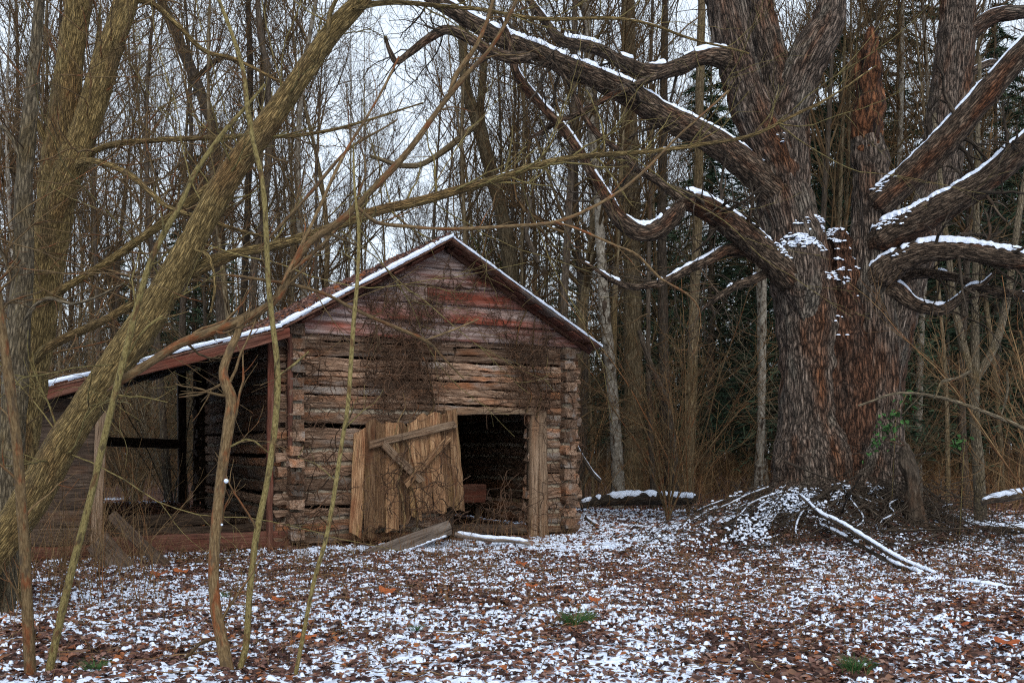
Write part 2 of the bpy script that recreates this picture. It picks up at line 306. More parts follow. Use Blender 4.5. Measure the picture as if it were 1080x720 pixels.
hb = N(t, 'ShaderNodeMath', operation='ADD'); L.new(sk.outputs[0], hb.inputs[0]); L.new(vo.outputs['Distance'], hb.inputs[1])
bp = N(t, 'ShaderNodeBump', Strength=.8, Distance=.03); L.new(hb.outputs[0], bp.inputs['Height']); L.new(bp.outputs[0], b.inputs['Normal'])
M['floor'] = m

# ------------------------------------------------------------------ ground
OX, OY = 5.35, 17.0                                     # the big oak
BA = R(27.8); BU = np.array((math.cos(BA), math.sin(BA), 0)); BV = np.array((-math.sin(BA), math.cos(BA), 0)); BO = np.array((-3.51, 16.0, 0))
def bw(u, v, z): return BO + np.multiply.outer(u, BU) + np.multiply.outer(v, BV) + np.multiply.outer(z, np.array((0, 0, 1.0)))
def buv(x, y): dx, dy = x - BO[0], y - BO[1]; return dx * BU[0] + dy * BU[1], dx * BV[0] + dy * BV[1]
def gh(x, y):
    x = np.asarray(x, float); y = np.asarray(y, float); z0 = x * 0
    p = np.stack((x, y, z0), -1)
    h = 0.10 * vn(p * 0.22, 3) + 0.05 * vn(p * 0.9, 4)
    d2 = ((x - OX) / 2.1) ** 2 + ((y - OY) / 1.7) ** 2
    h = h + 0.95 * np.exp(-d2) + 0.15 * np.exp(-(((x - 1.6) / 3.0) ** 2 + ((y - 24) / 1.2) ** 2))
    u, v = buv(x, y); inb = np.clip(np.minimum(np.minimum(u + 4.2, 5.8 - u), np.minimum(v + .6, 8 - v)) / .8, 0, 1)
    h = h * (1 - inb) + inb * (0.06 + 0.35 * np.clip((v - 1.0) / 2, 0, 1) * np.clip((-.2 - u) / .3, 0, 1))
    return h
def snowcov(x, y):                                     # 0 none .. 1 full: thin under the woods, none under the barn's roofs
    p = np.stack((x, y, x * 0), -1)
    s = 0.475 + 0.055 * vn(p * 0.55, 21) + 0.085 * vn(p * 1.7, 22)
    s = s - 0.22 * np.clip((y - 22) / 6, 0, 1) + .05 * np.clip((y - 8.5) / 2, 0, 1) + .015
    u, v = buv(x, y); s = s + .24 * ((u > -9) & (u < -.3) & (v > 6.5) & (v < 18)); ins = np.minimum(np.minimum(u + 3.6, 5.3 - u), np.minimum(v + .15, 7.0 - v))
    s = np.where(ins > 0, s - 2, s)
    d = np.sqrt((x - OX) ** 2 + (y - OY) ** 2); s = s - .12 * np.exp(-(d / 1.8) ** 2)
    return s
def axis(lo, a, b_, hi, fine, coarse):
    return np.concatenate((lo + (a - lo) * (1 - np.linspace(1, 0, coarse, endpoint=False) ** 2.2), np.arange(a, b_, fine), b_ + (hi - b_) * np.linspace(0, 1, coarse) ** 2.2))
gx = axis(-220, -8, 12, 220, .05, 60); gy = axis(-60, 5.5, 24, 230, .05, 60)
X, Y = np.meshgrid(gx, gy, indexing='ij'); Z = gh(X, Y)
near = (np.clip((26 - Y) / 3, 0, 1) * np.clip((Y - 4) / 2, 0, 1)); pp = np.stack((X, Y, X * 0), -1)
Z = Z + near * (0.022 * vn(pp * 9, 5) + 0.012 * vn(pp * 19, 6))
g = np.arange(X.size).reshape(X.shape); mb = MB()
mb.add(np.stack((X, Y, Z), -1), np.stack((g[:-1, :-1], g[1:, :-1], g[1:, 1:], g[:-1, 1:]), -1), None, None, np.clip(snowcov(X, Y).ravel(), 0, 1))
tag(mb.build('ground', M['floor']), 'forest floor of brown leaves under thin patchy snow', 'ground', None, 'structure')

def leaves(mb, x, y, z, size, tilt, rnd, curl=(.1, .4)):
    n = len(x); tpl = np.array(((0, -.5, 0), (-.33, -.16, 1), (-.24, .24, 1), (0, .55, .3), (.24, .24, 1), (.33, -.16, 1), (0, .02, 0)))
    v = np.repeat(tpl[None], n, 0); v[:, :, 2] *= rng.uniform(*curl, n)[:, None]; v[:, :, :2] *= rng.uniform(.75, 1.25, (n, 7, 1)); v[:, :, 0] *= rng.uniform(.6, 1.3, n)[:, None]
    v *= size[:, None, None]; a = rng.uniform(0, 2 * np.pi, n); t_ = rng.normal(0, tilt, n); u_ = rng.normal(0, tilt, n)
    x1, y1, z1 = v[..., 0], v[..., 1] * np.cos(t_)[:, None] - v[..., 2] * np.sin(t_)[:, None], v[..., 1] * np.sin(t_)[:, None] + v[..., 2] * np.cos(t_)[:, None]
    x2, z2 = x1 * np.cos(u_)[:, None] + z1 * np.sin(u_)[:, None], -x1 * np.sin(u_)[:, None] + z1 * np.cos(u_)[:, None]
    c, s = np.cos(a)[:, None], np.sin(a)[:, None]
    V = np.stack((x2 * c - y1 * s + x[:, None], x2 * s + y1 * c + y[:, None], z2 + z[:, None]), -1)
    k = np.arange(6); f = np.stack((np.full(6, 6), k, (k + 1) % 6), -1)
    mb.add(V, None, (f[None] + (np.arange(n) * 7)[:, None, None]).reshape(-1, 3), None, np.repeat(rnd, 7))
def infield(n, y0, y1, pw=0.5, mx=1.15):
    y = y0 + (y1 - y0) * rng.random(n) ** (1 / (1 + pw)); x = rng.uniform(-1, 1, n) * y * 0.5 * mx; return x, y
def rough(x, y): return gh(x, y) + 0.022 * vn(np.stack((x, y, x * 0), -1) * 9, 5) + 0.012 * vn(np.stack((x, y, x * 0), -1) * 19, 6)
def litter(n, y0, y1, smin, smax):
    x, y = infield(n, y0, y1, 0.8); u, v = buv(x, y)
    ok = ~((u > -.1) & (u < 5.3) & (v > -.05) & (v < 7)); sc_ = snowcov(x, y)
    ok &= rng.random(n) > np.clip((sc_ - .45) * 1.4, 0, .6); return x[ok], y[ok], rng.uniform(smin, smax, ok.sum())
mb = MB(); x, y, s = litter(92000, 5.6, 16, .025, .07); leaves(mb, x, y, rough(x, y) + .006, s, .30, rng.random(len(x)) ** 1.2)
x, y, s = litter(34000, 14, 30, .05, .11); leaves(mb, x, y, rough(x, y) + .012, s, .35, rng.random(len(x)) * .95)
tag(mb.build('leaf_litter', M['litter'], None, False), 'dead brown and rust leaves scattered over the forest floor', 'leaf litter', None, 'stuff')
def blobs(mb, x, y, z, r, h):
    n = len(x); k = np.arange(9); a = (k * 2 * np.pi / 9)[None] + rng.uniform(-.2, .2, (n, 9)); rr = r[:, None] * rng.uniform(.32, 1.45, (n, 9))
    st = rng.uniform(.6, 1.5, (n, 1)); ro = rng.uniform(0, 6.28, (n, 1)); ex, ey = np.cos(a) * rr * st, np.sin(a) * rr / st
    cx, cy = ex * np.cos(ro) - ey * np.sin(ro), ex * np.sin(ro) + ey * np.cos(ro)
    o1 = np.stack((x[:, None] + cx, y[:, None] + cy, z[:, None] - .012 + 0 * cx), -1); o2 = np.stack((x[:, None] + cx * .6, y[:, None] + cy * .6, z[:, None] + h[:, None] * rng.uniform(.35, .9, (n, 9))), -1)
    ce = np.stack((x, y, z + h * 1.05), -1)[:, None]; V = np.concatenate((o1, o2, ce), 1); k2 = (k + 1) % 9; ofs = (np.arange(n) * 19)[:, None, None]
    mb.add(V, (np.stack((k, k2, k2 + 9, k + 9), -1)[None] + ofs).reshape(-1, 4), (np.stack((k + 9, k2 + 9, np.full(9, 18)), -1)[None] + ofs).reshape(-1, 3))
mb = MB(); x, y = infield(330000, 5.6, 27, 0.9); c = snowcov(x, y) + .15 * vn(np.stack((x, y, x * 0), -1) * 3.5, 41) + .30 * vn(np.stack((x, y, x * 0), -1) * 9, 42); ok = c > rng.uniform(.47, .86, len(x))
x, y = x[ok], y[ok]; r = rng.uniform(.007, .023, len(x)) * (1 + 1.2 * (rng.random(len(x)) > .96)); blobs(mb, x, y, rough(x, y) + .016, r, rng.uniform(.006, .015, len(x)))
tag(mb.build('snow', M['snow']), 'thin broken snow lying between the dead leaves', 'snow', None, 'stuff')

# ------------------------------------------------------------------ barn
barn = empty('log_barn', tuple(BO), 'weathered log barn with sagging plank door, faded red gable and open side shed', 'barn', None, BA)
ZR, UR, SL, ZE = 5.03, 2.62, 0.57, 3.45                # ridge height, ridge line, roof pitch
def zroof(u): return ZR - SL * np.abs(u - UR)
def logwall(name, o, dl, dt, L, ztop, mt, gaps=(), pitch=.25, fine_from=None, par=barn, depth=.22, over=.16, half=0, chink=True):
    mb, ck = MB(), MB(); z = 0.06 + half; o = np.asarray(o, float); dl = np.asarray(dl, float); dt = np.asarray(dt, float); k = 0
    while z < ztop - .05:
        fine = fine_from and z > fine_from; h = (rng.uniform(.085, .15) if fine else rng.uniform(.12, .19)); pt = h + (.012 if fine else rng.uniform(.03, .075))
        segs = [(-over - rng.uniform(0, .05), L + over + rng.uniform(0, .05))]
        for (a, b_, z0, z1) in gaps:
            if z + h * .6 > z0 and z + h * .4 < z1: segs = [q for s0, s1 in segs for q in ((s0, a), (b_, s1)) if q[1] - q[0] > .1]
        for s0, s1 in segs:
            rn = rng.random()
            cuts = [s0] + ([] if s1 - s0 < 2.2 else [s0 + (s1 - s0) * rng.uniform(.3, .7)] if fine and rng.random() < .6 else []) + [s1]
            for c0, c1 in zip(cuts[:-1], cuts[1:]):
                board(mb, o + dl * c0 + np.array((0, 0, z)) - dt * rng.uniform(0, .025), dl, (0, 0, 1), dt, c1 - c0 - .012, h, depth, max(6, int((c1 - c0) / .045)), .022, .05, None, fl=7, rnd=rn)
            if chink and not fine and rng.random() < (.85 if mt is M['log'] else 2):
                board(ck, o + dl * (s0 + .12) + np.array((0, 0, z + h - .02)) + dt * .035, dl, (0, 0, 1), dt, s1 - s0 - .24, pt - h + .05, .16, None, .018, .05, fl=6)
        z += pt; k += 1
    w_ = mb.build(name, mt, par)
    if ck.n: ck.build('chinking', M['chink'] if mt is M['log'] else M['darklog'], w_)
    return w_
logwall('log_wall', (0, 0, 0), (1, 0, 0), (0, 1, 0), 5.16, 3.46, M['log'], ((2.74, 4.32, -1, 2.16),), fine_from=2.1)
logwall('log_wall', (0, 0, 0), (0, 1, 0), (1, 0, 0), 6.6, 3.4, M['log'], half=.1)
logwall('log_wall', (5.16, 0, 0), (0, 1, 0), (-1, 0, 0), 6.6, 3.4, M['log'], half=.1)
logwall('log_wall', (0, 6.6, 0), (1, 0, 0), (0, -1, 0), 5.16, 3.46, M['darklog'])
def gable(v, dt):
    mb = MB(); z = 3.38; ph = .30
    while z < ZR - .16:
        h = min(ph + .03, ZR - .1 - z); a = UR - (ZR - .07 - z) / SL; b_ = UR + (ZR - .07 - z) / SL; a = max(a, -.12); b_ = min(b_, 5.28)
        a1 = max(UR - (ZR - .07 - z - h) / SL, -.12); b1 = min(UR + (ZR - .07 - z - h) / SL, 5.28)
        cut = rng.uniform(.35, .65) if b_ - a > 2.5 else None
        dw = np.array((0, dt * .16, 1.0))
        if cut:
            mid = a + (b_ - a) * cut
            board(mb, (a, v - dt * .05, z), (1, 0, 0), dw, (0, dt, 0), mid - a, h, .04, None, .006, .012, None, a1 - a, 0)
            board(mb, (mid + .008, v - dt * .05, z + rng.uniform(-.006, .006)), (1, 0, 0), dw, (0, dt, 0), b_ - mid, h, .04, None, .006, .012, None, 0, b1 - b_)
        else: board(mb, (a, v - dt * .05, z), (1, 0, 0), dw, (0, dt, 0), b_ - a, h, .04, None, .006, .012, None, a1 - a, b1 - b_)
        z += ph
    mb.build('gable_siding', M['siding'], barn)
gable(-.06, 1); gable(6.66, -1)
V0, V1 = -.48, 7.1; UL, URR = -.22, 5.52
mb = MB(); slab(mb, (UR, V0, ZR), (UL, V0, zroof(UL)), (UL, V1, zroof(UL)), (UR, V1, ZR), .035, 40, 60, .018, .8, 3, .012)
slab(mb, (UR + .004, V0, ZR + .002), (URR, V0, zroof(URR)), (URR, V1, zroof(URR)), (UR + .004, V1, ZR + .002), .035, 40, 60, .018, .8, 4, .012)
roof = mb.build('roof', M['tin'], barn)
mb = MB(); slab(mb, (UR - .0, V0 + .005, ZR + .065), (UL + .06, V0 + .005, zroof(UL + .06) + .065), (UL + .06, V1, zroof(UL + .06) + .065), (UR, V1, ZR + .065), .055, 60, 120, .022, 3.0, 5, .012)
slab(mb, (UR + .02, V0 + .005, ZR + .03), (URR - .05, V0 + .005, zroof(URR - .05) + .035), (URR - .05, V1, zroof(URR - .05) + .04), (UR + .02, V1, ZR + .04), .026, 60, 120, .02, 3.0, 6, .012)
mb.build('snow', M['roofsnow'], roof)
def edge_snow(a, b_, wd, th, par, seed, cov=1.0, rows=26):
    a, b_ = np.array(a, float), np.array(b_, float); n_ = 140; t_ = np.linspace(0, 1, n_); c_ = a + (b_ - a) * t_[:, None]; k_ = np.linspace(0, 1, rows); q_ = MB()
    hh = th * np.clip(1.0 + .3 * vn(np.stack((t_ * 14, t_ * 0 + seed, t_ * 0), -1), seed) + .2 * vn(np.stack((t_ * 45, t_ * 0 + seed, t_ * 0), -1), seed + 1) + (cov - 1), .02, 1.5); ww = wd * np.clip(.8 + .5 * vn(np.stack((t_ * 20, t_ * 0 + seed, t_ * 0), -1), seed + 2), .25, 1.4)
    pr = np.concatenate(([-.02, -.035, -.03], -.01 + k_ * 1.0)); pz = np.concatenate(([-.5, .1, .7], np.sqrt(np.clip(1 - k_ ** 2, 0, 1)))); m_ = len(pr)
    V = c_[:, None] + np.stack((pr * 0 + 0 * ww[:, None], np.where(pr > 0, pr * ww[:, None], pr), pz * hh[:, None]), -1); i_ = np.arange(n_ - 1)[:, None] * m_ + np.arange(m_ - 1); q_.add(V, np.stack((i_, i_ + 1, i_ + m_ + 1, i_ + m_), -1)); return q_.build('snow', M['snow'], par)
edge_snow((UR, V0, ZR + .03), (UL - .02, V0, zroof(UL) + .03), .6, .048, roof, 3)
edge_snow((UR, V0, ZR + .0), (URR, V0, zroof(URR) + .0), .3, .03, roof, 8, .95)
mb = MB(); n = 2400; tt = rng.random(n); vv = V0 + .05 + (V1 - V0) * rng.random(n) ** 1.3; uu = UL + tt * (UR - UL); ok = rng.random(n) < .35 + .65 * (vv > .5); uu, vv = uu[ok], vv[ok]
leaves(mb, uu, vv, zroof(uu) + .08, rng.uniform(.06, .12, len(uu)), .5, rng.random(len(uu)))
tag(mb.build('leaf_litter', M['litter'], roof, False), kind='stuff')
SN = math.hypot(1, SL)
for sgn in (-1, 1):
    for k in range(8):
        u = UR + sgn * (.12 + k * .37); nn = np.array((sgn * SL, 0, 1)) / SN
        mbp = MB(); o = np.array((u, V0 + .03 + rng.uniform(0, .1), zroof(u) - .04)) - nn * .05
        board(mbp, o, (0, 1, 0), (sgn / SN, 0, -SL / SN), nn * .9, 1.2 if k < 7 else 7.4, rng.uniform(.12, .26), .03, 12, .006, .03); mbp.build('roof_board', M['redboard'], roof)
for sgn in (-1, 1):                                     # barge rafters under the front overhang
    mbp = MB(); o = np.array((UR + sgn * .02, -.16, ZR - .15)); board(mbp, o, (sgn / SN, 0, -SL / SN), (0, 1, 0), (sgn * SL / SN, 0, 1 / SN), 3.28, .07, .10, 40, .006, .02); mbp.build('rafter', M['redboard'], roof)
# lean-to
LU, LZ = -3.8, 2.33; LS = (3.40 - LZ) / (UL - LU)
def zl(u): return 3.40 - LS * (UL - u)
mb = MB(); slab(mb, (UL + .03, V0, 3.40), (LU, V0, LZ), (LU, V1, LZ - .05), (UL + .03, V1, 3.38), .035, 40, 60, .05, .5, 8, .012)
lr = mb.build('shed_roof', M['tin'], barn)
mb = MB(); slab(mb, (UL - .01, V0 - .01, 3.455), (LU + .03, V0 - .01, LZ + .06), (LU + .03, V1, LZ + .03), (UL, V1, 3.46), .055, 60, 90, .03, 2.0, 9, .012); mb.build('snow', M['roofsnow'], lr); edge_snow((UL, V0, 3.43), (LU, V0, LZ + .03), .5, .04, lr, 13)
mb = MB(); board(mb, (LU, V0 + .01, LZ - .19), nrm(np.array((UL - LU, 0, 3.40 - LZ))), (0, 0, 1), (0, 1, 0), 3.85, .16, .035, None, .012, .03); mb.build('fascia_board', M['redboard'], lr)
for k in range(7):
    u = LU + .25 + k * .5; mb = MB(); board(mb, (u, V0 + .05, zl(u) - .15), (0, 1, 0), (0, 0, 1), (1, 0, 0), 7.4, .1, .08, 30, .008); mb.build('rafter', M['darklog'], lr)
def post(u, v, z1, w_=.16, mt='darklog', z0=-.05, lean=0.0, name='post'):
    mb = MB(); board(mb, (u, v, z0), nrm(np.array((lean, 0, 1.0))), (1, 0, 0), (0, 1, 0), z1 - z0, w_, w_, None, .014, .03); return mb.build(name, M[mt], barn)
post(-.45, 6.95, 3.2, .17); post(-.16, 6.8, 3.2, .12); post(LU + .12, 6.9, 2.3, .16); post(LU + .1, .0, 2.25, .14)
post(-.32, -.05, 3.3, .09, 'redboard'); post(-.05, -.2, 3.35, .07, 'redboard', 1.6)
mb = MB(); board(mb, (LU + .1, 6.98, 1.62), (1, 0, -.015), (0, 0, 1), (0, 1, 0), 3.4, .2, .14, None, .02, .03); mb.build('tie_beam', M['darkbark'], barn)
mb = MB(); board(mb, (LU + .1, -.02, .02), (1, 0, 0), (0, 0, 1), (0, 1, 0), 3.75, .26, .2, None, .02, .03); mb.build('sill_beam', M['redboard'], barn)
for k in range(2):
    mb = MB(); board(mb, (LU + .2, 1.5 + k * .28, .1 + .16 * k), (1, .04 * k, .01 * k), (0, 0, 1), (0, 1, 0), 3.45 - .3 * k, .2, .2, None, .02, .04); mb.build('floor_log', M['darklog'], barn)
mb = MB(); z = .22                                       # boarded front corner of the shed
while z < 2.2:
    h = rng.uniform(.17, .24); board(mb, (LU + .12 + rng.uniform(0, .05), -.03, z), (1, 0, rng.uniform(-.03, .02)), (0, -.1, 1), (0, 1, 0), .92 + rng.uniform(-.05, .06), h + .02, .022, 14, .01, .04); z += h
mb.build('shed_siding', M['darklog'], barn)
mb = MB(); z = .15
while z < 2.15:
    h = rng.uniform(.17, .24); board(mb, (LU + .1, .05, z), (0, 1, 0), (.1, 0, 1), (1, 0, 0), 6.8, h + .02, .022, 60, .01, .04); z += h
mb.build('shed_siding', M['oldboard'], barn)
mb = MB(); board(mb, (-2.86, -.1, .05), (.03, 0, 1), (1, 0, 0), (0, 1, 0), 2.1, .15, .03, None, .012, .04); mb.build('corner_board', M['frame'], barn)
# doorway
mb = MB()
board(mb, (4.30, -.12, .02), (.004, 0, 1), (1, 0, 0), (0, 1, 0), 2.2, .14, .2, None, .012, .05)
board(mb, (4.45, -.15, -.02), (-.004, .01, 1), (1, 0, 0), (0, 1, 0), 2.27, .16, .1, None, .018, .05); dfm = mb.build('door_frame', M['frame'], barn)
mb = MB(); board(mb, (2.66, -.13, 2.12), (1, 0, .02), (0, 0, 1), (0, 1, 0), 1.66, .10, .18, None, .02, .03); mb.build('lintel', M['frame'], dfm)
mb = MB(); board(mb, (2.70, .02, .12), (1, 0, -.03), (0, 0, 1), (0, 1, 0), 1.62, .16, .2, None, .02, .03); mb.build('threshold', M['darklog'], dfm)
mb = MB(); board(mb, (2.70, -.08, .1), (0, 0, 1), (1, 0, 0), (0, 1, 0), 2.05, .12, .2, None, .012, .03); mb.build('door_jamb', M['darklog'], dfm)
mb = MB(); u = .93; k = 0
while u < 2.74:
    wd = rng.uniform(.16, .23); f = (u - .93) / 1.85; zb = .22 + .36 * f + rng.uniform(-.05, .10); zt = 1.93 + .30 * f + rng.uniform(-.09, .03)
    ln = nrm(np.array((.055 - .15 * f, 0.03, 1.0)))
    board(mb, (u + .13 * f - .02, -.24 - .03 * (k % 2) - .1 * (1 - f), zb), ln, (1, 0, .02), (0, 1, 0), zt - zb, wd, .03, None, .016, .09, fl=5); u += wd * .955; k += 1
door = mb.build('door', M['door'], barn)
def lath(name, a, b_, wd, mt):
    a, b_ = np.array(a), np.array(b_); d = b_ - a; mbx = MB(); dl = nrm(d); dw = nrm(np.cross((0, -1.0, 0), dl)); board(mbx, a, dl, dw, (0, 1, 0), np.linalg.norm(d), wd, .035, None, .012, .04); mbx.build(name, M[mt], door)
lath('rail', (1.22, -.40, 1.58), (2.76, -.33, 1.92), .12, 'frame'); lath('brace', (1.40, -.42, 1.60), (2.07, -.40, 1.0), .12, 'frame'); lath('brace', (1.83, -.425, .93), (2.67, -.365, 1.74), .11, 'door')
# things in and around the barn
def thing_board(name, mt, label, cat, rows, Wd, Tk, snow=False, group=None):
    (a, b_) = (np.array(rows[0], float), np.array(rows[1], float)); base = empty(name, tuple(a), label, cat, group)
    d = b_ - a; dl = nrm(d); dw = nrm(np.cross(dl, (0.2, -1, .1))); dt = np.cross(dl, dw); mbx = MB(); board(mbx, a * 0, dl, dw, dt, np.linalg.norm(d), Wd, Tk, None, .012, .05); o = mbx.build('timber', M[mt], base)
    if snow:
        mbx = MB(); L_ = np.linalg.norm(d); pth = np.linspace(.06, snow, 40)[:, None] * d + dw * Wd * (.5 if abs(dw[2]) < .5 else 1.0) + dt * Tk * .5; snow_strip(mbx, pth, np.full(40, Tk * .3), .9, 1.2, .035, 3)
        if mbx.n: mbx.build('snow', M['snow'], base)
    return base
thing_board('fallen_board', 'oldboard', 'split grey board resting aslant below the sagging barn door', 'board', (P(385, 580, 15.9), P(472, 549, 16.6)), .24, .05, .98)
thing_board('fallen_board', 'darklog', 'wide brown board leaning on the sill of the open side shed', 'board', (P(112, 560, 14.0), P(150, 603, 13.5)), .34, .04)
thing_board('fallen_board', 'darklog', 'narrow dark board leaning in the open side shed mouth', 'board', (P(122, 540, 14.6), P(176, 590, 14.0)), .16, .04)
wb = empty('feed_trough', tuple(bw(3.1, 1.5, .3)), 'rusty brown plank feed trough inside the dark doorway', 'trough', None, BA)
for (o, dw, dt, L_, W_) in (((0, 0, .25), (0, 0, 1), (0, 1, 0), 1.1, .34), ((0, .4, .25), (0, 0, 1), (0, 1, 0), 1.1, .34), ((0, .02, .25), (0, 1, 0), (0, 0, 1), 1.1, .4)):
    mb = MB(); board(mb, o, (1, 0, 0), dw, dt, L_, W_, .03); mb.build('side_plank', M['redboard'], wb)
for dx in (.05, 1.0):
    mb = MB(); board(mb, (dx, .2, -.25), (0, 0, 1), (1, 0, 0), (0, 1, 0), .55, .08, .08); mb.build('leg', M['darklog'], wb)

# vines on the barn front
def vines(name, label, n, u0, u1, z0, z1, ln, dense_z=None, up=.5, v=-.13, rmax=.011, spread=.09):
    K = 26; p = np.stack((rng.uniform(u0, u1, n), np.full(n, v) - rng.uniform(0, spread, n), rng.uniform(z0, z1, n)), -1)
    d = rng.normal(0, 1, (n, 3)) * (1, .12, 1) + (0, 0, up); out = [p]; L_ = ln * rng.uniform(.4, 1.3, n)[:, None] / K
    cu = rng.normal(0, .45, (n, 1))
    for k in range(K - 1):
        d = nrm(d); pr = np.stack((-d[:, 2], d[:, 1] * 0, d[:, 0]), -1); d = d + cu * pr * .5 + rng.normal(0, .32, (n, 3)) * (1, .18, 1) + np.array((0, 0, .10 * up)); p = p + nrm(d) * L_
        p[:, 1] = np.clip(p[:, 1], v - spread - .1, v - .005); lim = zroof(p[:, 0]) - .15; p[:, 2] = np.minimum(p[:, 2], lim); p[:, 0] = np.clip(p[:, 0], -.2, 5.3); out.append(p)
    pts = np.stack(out, 1); r0 = rng.uniform(.003, rmax, n) ** 1.0; rad = r0[:, None] * np.linspace(1, .45, K)[None]
    base = empty(name, tuple(bw((u0 + u1) / 2, v, 0.0)), label, 'vine'); base.rotation_euler = (0, 0, BA)
    pts = pts - np.array(((u0 + u1) / 2, v, 0)); mb = MB(); tubes(mb, pts, rad, 4); mb.build('stems', M['vine'], base); return base
vines('climbing_vine', 'thick dead vine tangle spread over the gable left of centre', 330, 1.2, 2.5, 2.1, 4.1, 1.3, rmax=.009)
vines('climbing_vine', 'dead vine tangle hanging above the doorway', 200, 3.8, 4.7, 2.2, 3.6, 1.1, rmax=.009)
vines('climbing_vine', 'bare vine creeping up the left corner of the log wall', 110, -.1, .7, .2, 3.2, 1.4)
vines('climbing_vine', 'fine vine twigs looping across the red gable boards', 90, 2.4, 4.0, 3.3, 4.5, .9, rmax=.008)
vines('climbing_vine', 'withered vine growing over the sagging plank door', 90, 1.1, 2.7, .1, 1.5, 1.0, v=-.42)
vines('climbing_vine', 'curling dead vine stems in the lower doorway', 60, 2.7, 4.3, .1, .6, .9, v=-.3, spread=.3)
vines('climbing_vine', 'sparse dead vine at the right end of the log wall', 60, 4.6, 5.25, .2, 3.0, 1.0)
mbv = MB()
for (us, zs) in ((1.75, .2), (1.95, .3), (2.25, 1.2), (4.35, 2.1), (4.1, 2.2)):
    K = 30; zz = np.linspace(zs, zs + rng.uniform(1.8, 2.8), K); zz = np.minimum(zz, zroof(us) - .2)
    pp_ = np.stack((us + .25 * vn(np.stack((zz * 1.2, zz * 0 + us, zz * 0), -1), 9) + .1 * vn(np.stack((zz * 4, zz * 0 + us, zz * 0), -1), 8), np.full(K, -.4 if zs < .5 else -.12) + np.clip(zz - 1.5, 0, 1) * (.26 if zs < .5 else 0), zz), -1)
    tubes(mbv, bw(0, 0, 0) + pp_[:, 0:1] * BU + pp_[:, 1:2] * BV + pp_[:, 2:3] * np.array((0, 0, 1.0)), np.linspace(.022, .008, K), 6)
tag(mbv.build('climbing_vine', M['redtwig']), 'thickest woody vine stems climbing up past the barn door', 'vine')

# ------------------------------------------------------------------ the great oak
oak = empty('oak_tree', (OX, OY, .3), 'huge old oak with twin trunks and snow capped limbs beside the barn', 'tree')
def limb(mb, rows, Y0, Y1=None, sides=40, step=.04, disp=None, cap=False, root=0, wg=.0, shrink=.94):
    p, r = pxpath(rows, Y0, Y1, step)
    if wg: p = wig(p, wg, 1.5, len(rows))
    if root: r = r * np.minimum(1, .3 + .7 * np.arange(len(r)) / root)
    sl = np.arange(len(r)) * step; r = r * shrink * (1 + .07 * vn(np.stack((sl * 2.3, sl * 0 + len(rows), sl * 0 + r[0] * 99), -1), 3) + .05 * vn(np.stack((sl * 7, sl * 0 + len(rows), sl * 0 + r[0] * 77), -1), 4))
    tubes(mb, p, r, sides, cap, disp); return p, r
od = bdisp(.034, 8, 1.5, 31); ld = bdisp(.016, 11, 1.8, 41)
mb = MB()
limb(mb, ((862, 600, 180), (862, 550, 140), (860, 500, 100), (856, 460, 80), (853, 420, 66), (851, 360, 64), (847, 300, 68), (838, 250, 61), (825, 200, 55), (818, 160, 60), (812, 130, 50)), 17.0, 17.0, 200, .035, od)
limb(mb, ((912, 600, 180), (911, 550, 140), (912, 500, 94), (919, 450, 66), (922, 400, 54), (921, 350, 51), (919, 300, 53), (919, 250, 47), (919, 205, 43), (917, 165, 40), (915, 145, 34)), 17.1, 17.1, 170, .035, od)
limb(mb, ((832, 235, 20), (822, 180, 44), (800, 135, 45), (786, 95, 43), (774, 50, 41), (764, 0, 41), (748, -60, 38), (730, -140, 30), (722, -220, 20)), 16.9, 16.6, 110, .035, od)
limb(mb, ((836, 250, 24), (832, 215, 42), (828, 165, 52), (826, 115, 50), (820, 80, 42), (808, 35, 32), (801, 0, 28), (792, -50, 25), (796, -120, 18), (788, -190, 12)), 17.0, 17.3, 110, .035, od)
limb(mb, ((824, 170, 26), (829, 125, 44), (842, 85, 45), (858, 52, 42), (872, 28, 38), (878, 2, 30), (884, -40, 24), (880, -100, 18), (890, -160, 12)), 17.0, 16.7, 100, .035, od)
limb(mb, ((850, 345, 20), (848, 310, 44), (845, 280, 56), (842, 258, 46), (843, 246, 20)), 16.72, 16.62, 80, .03, od)   # the burl
put(mb.build('trunk', M['oak']), oak)
mb = MB(); limb(mb, ((888, 600, 120), (889, 500, 88), (890, 420, 70), (889, 350, 58), (887, 300, 48), (884, 262, 36), (882, 240, 14)), 17.1, 17.1, 120, .035, bdisp(.06, 6, 1.6, 77)); put(mb.build('trunk_seam', M['seam']), oak)
mb = MB(); limb(mb, ((916, 175, 26), (915, 150, 33), (914, 130, 32), (917, 105, 30), (916, 75, 26), (917, 50, 20), (918, 36, 13), (917, 29, 4)), 17.08, 17.08, 70, .03, bdisp(.05, 6, 2.5, 91)); put(mb.build('broken_top', M['rot']), oak)
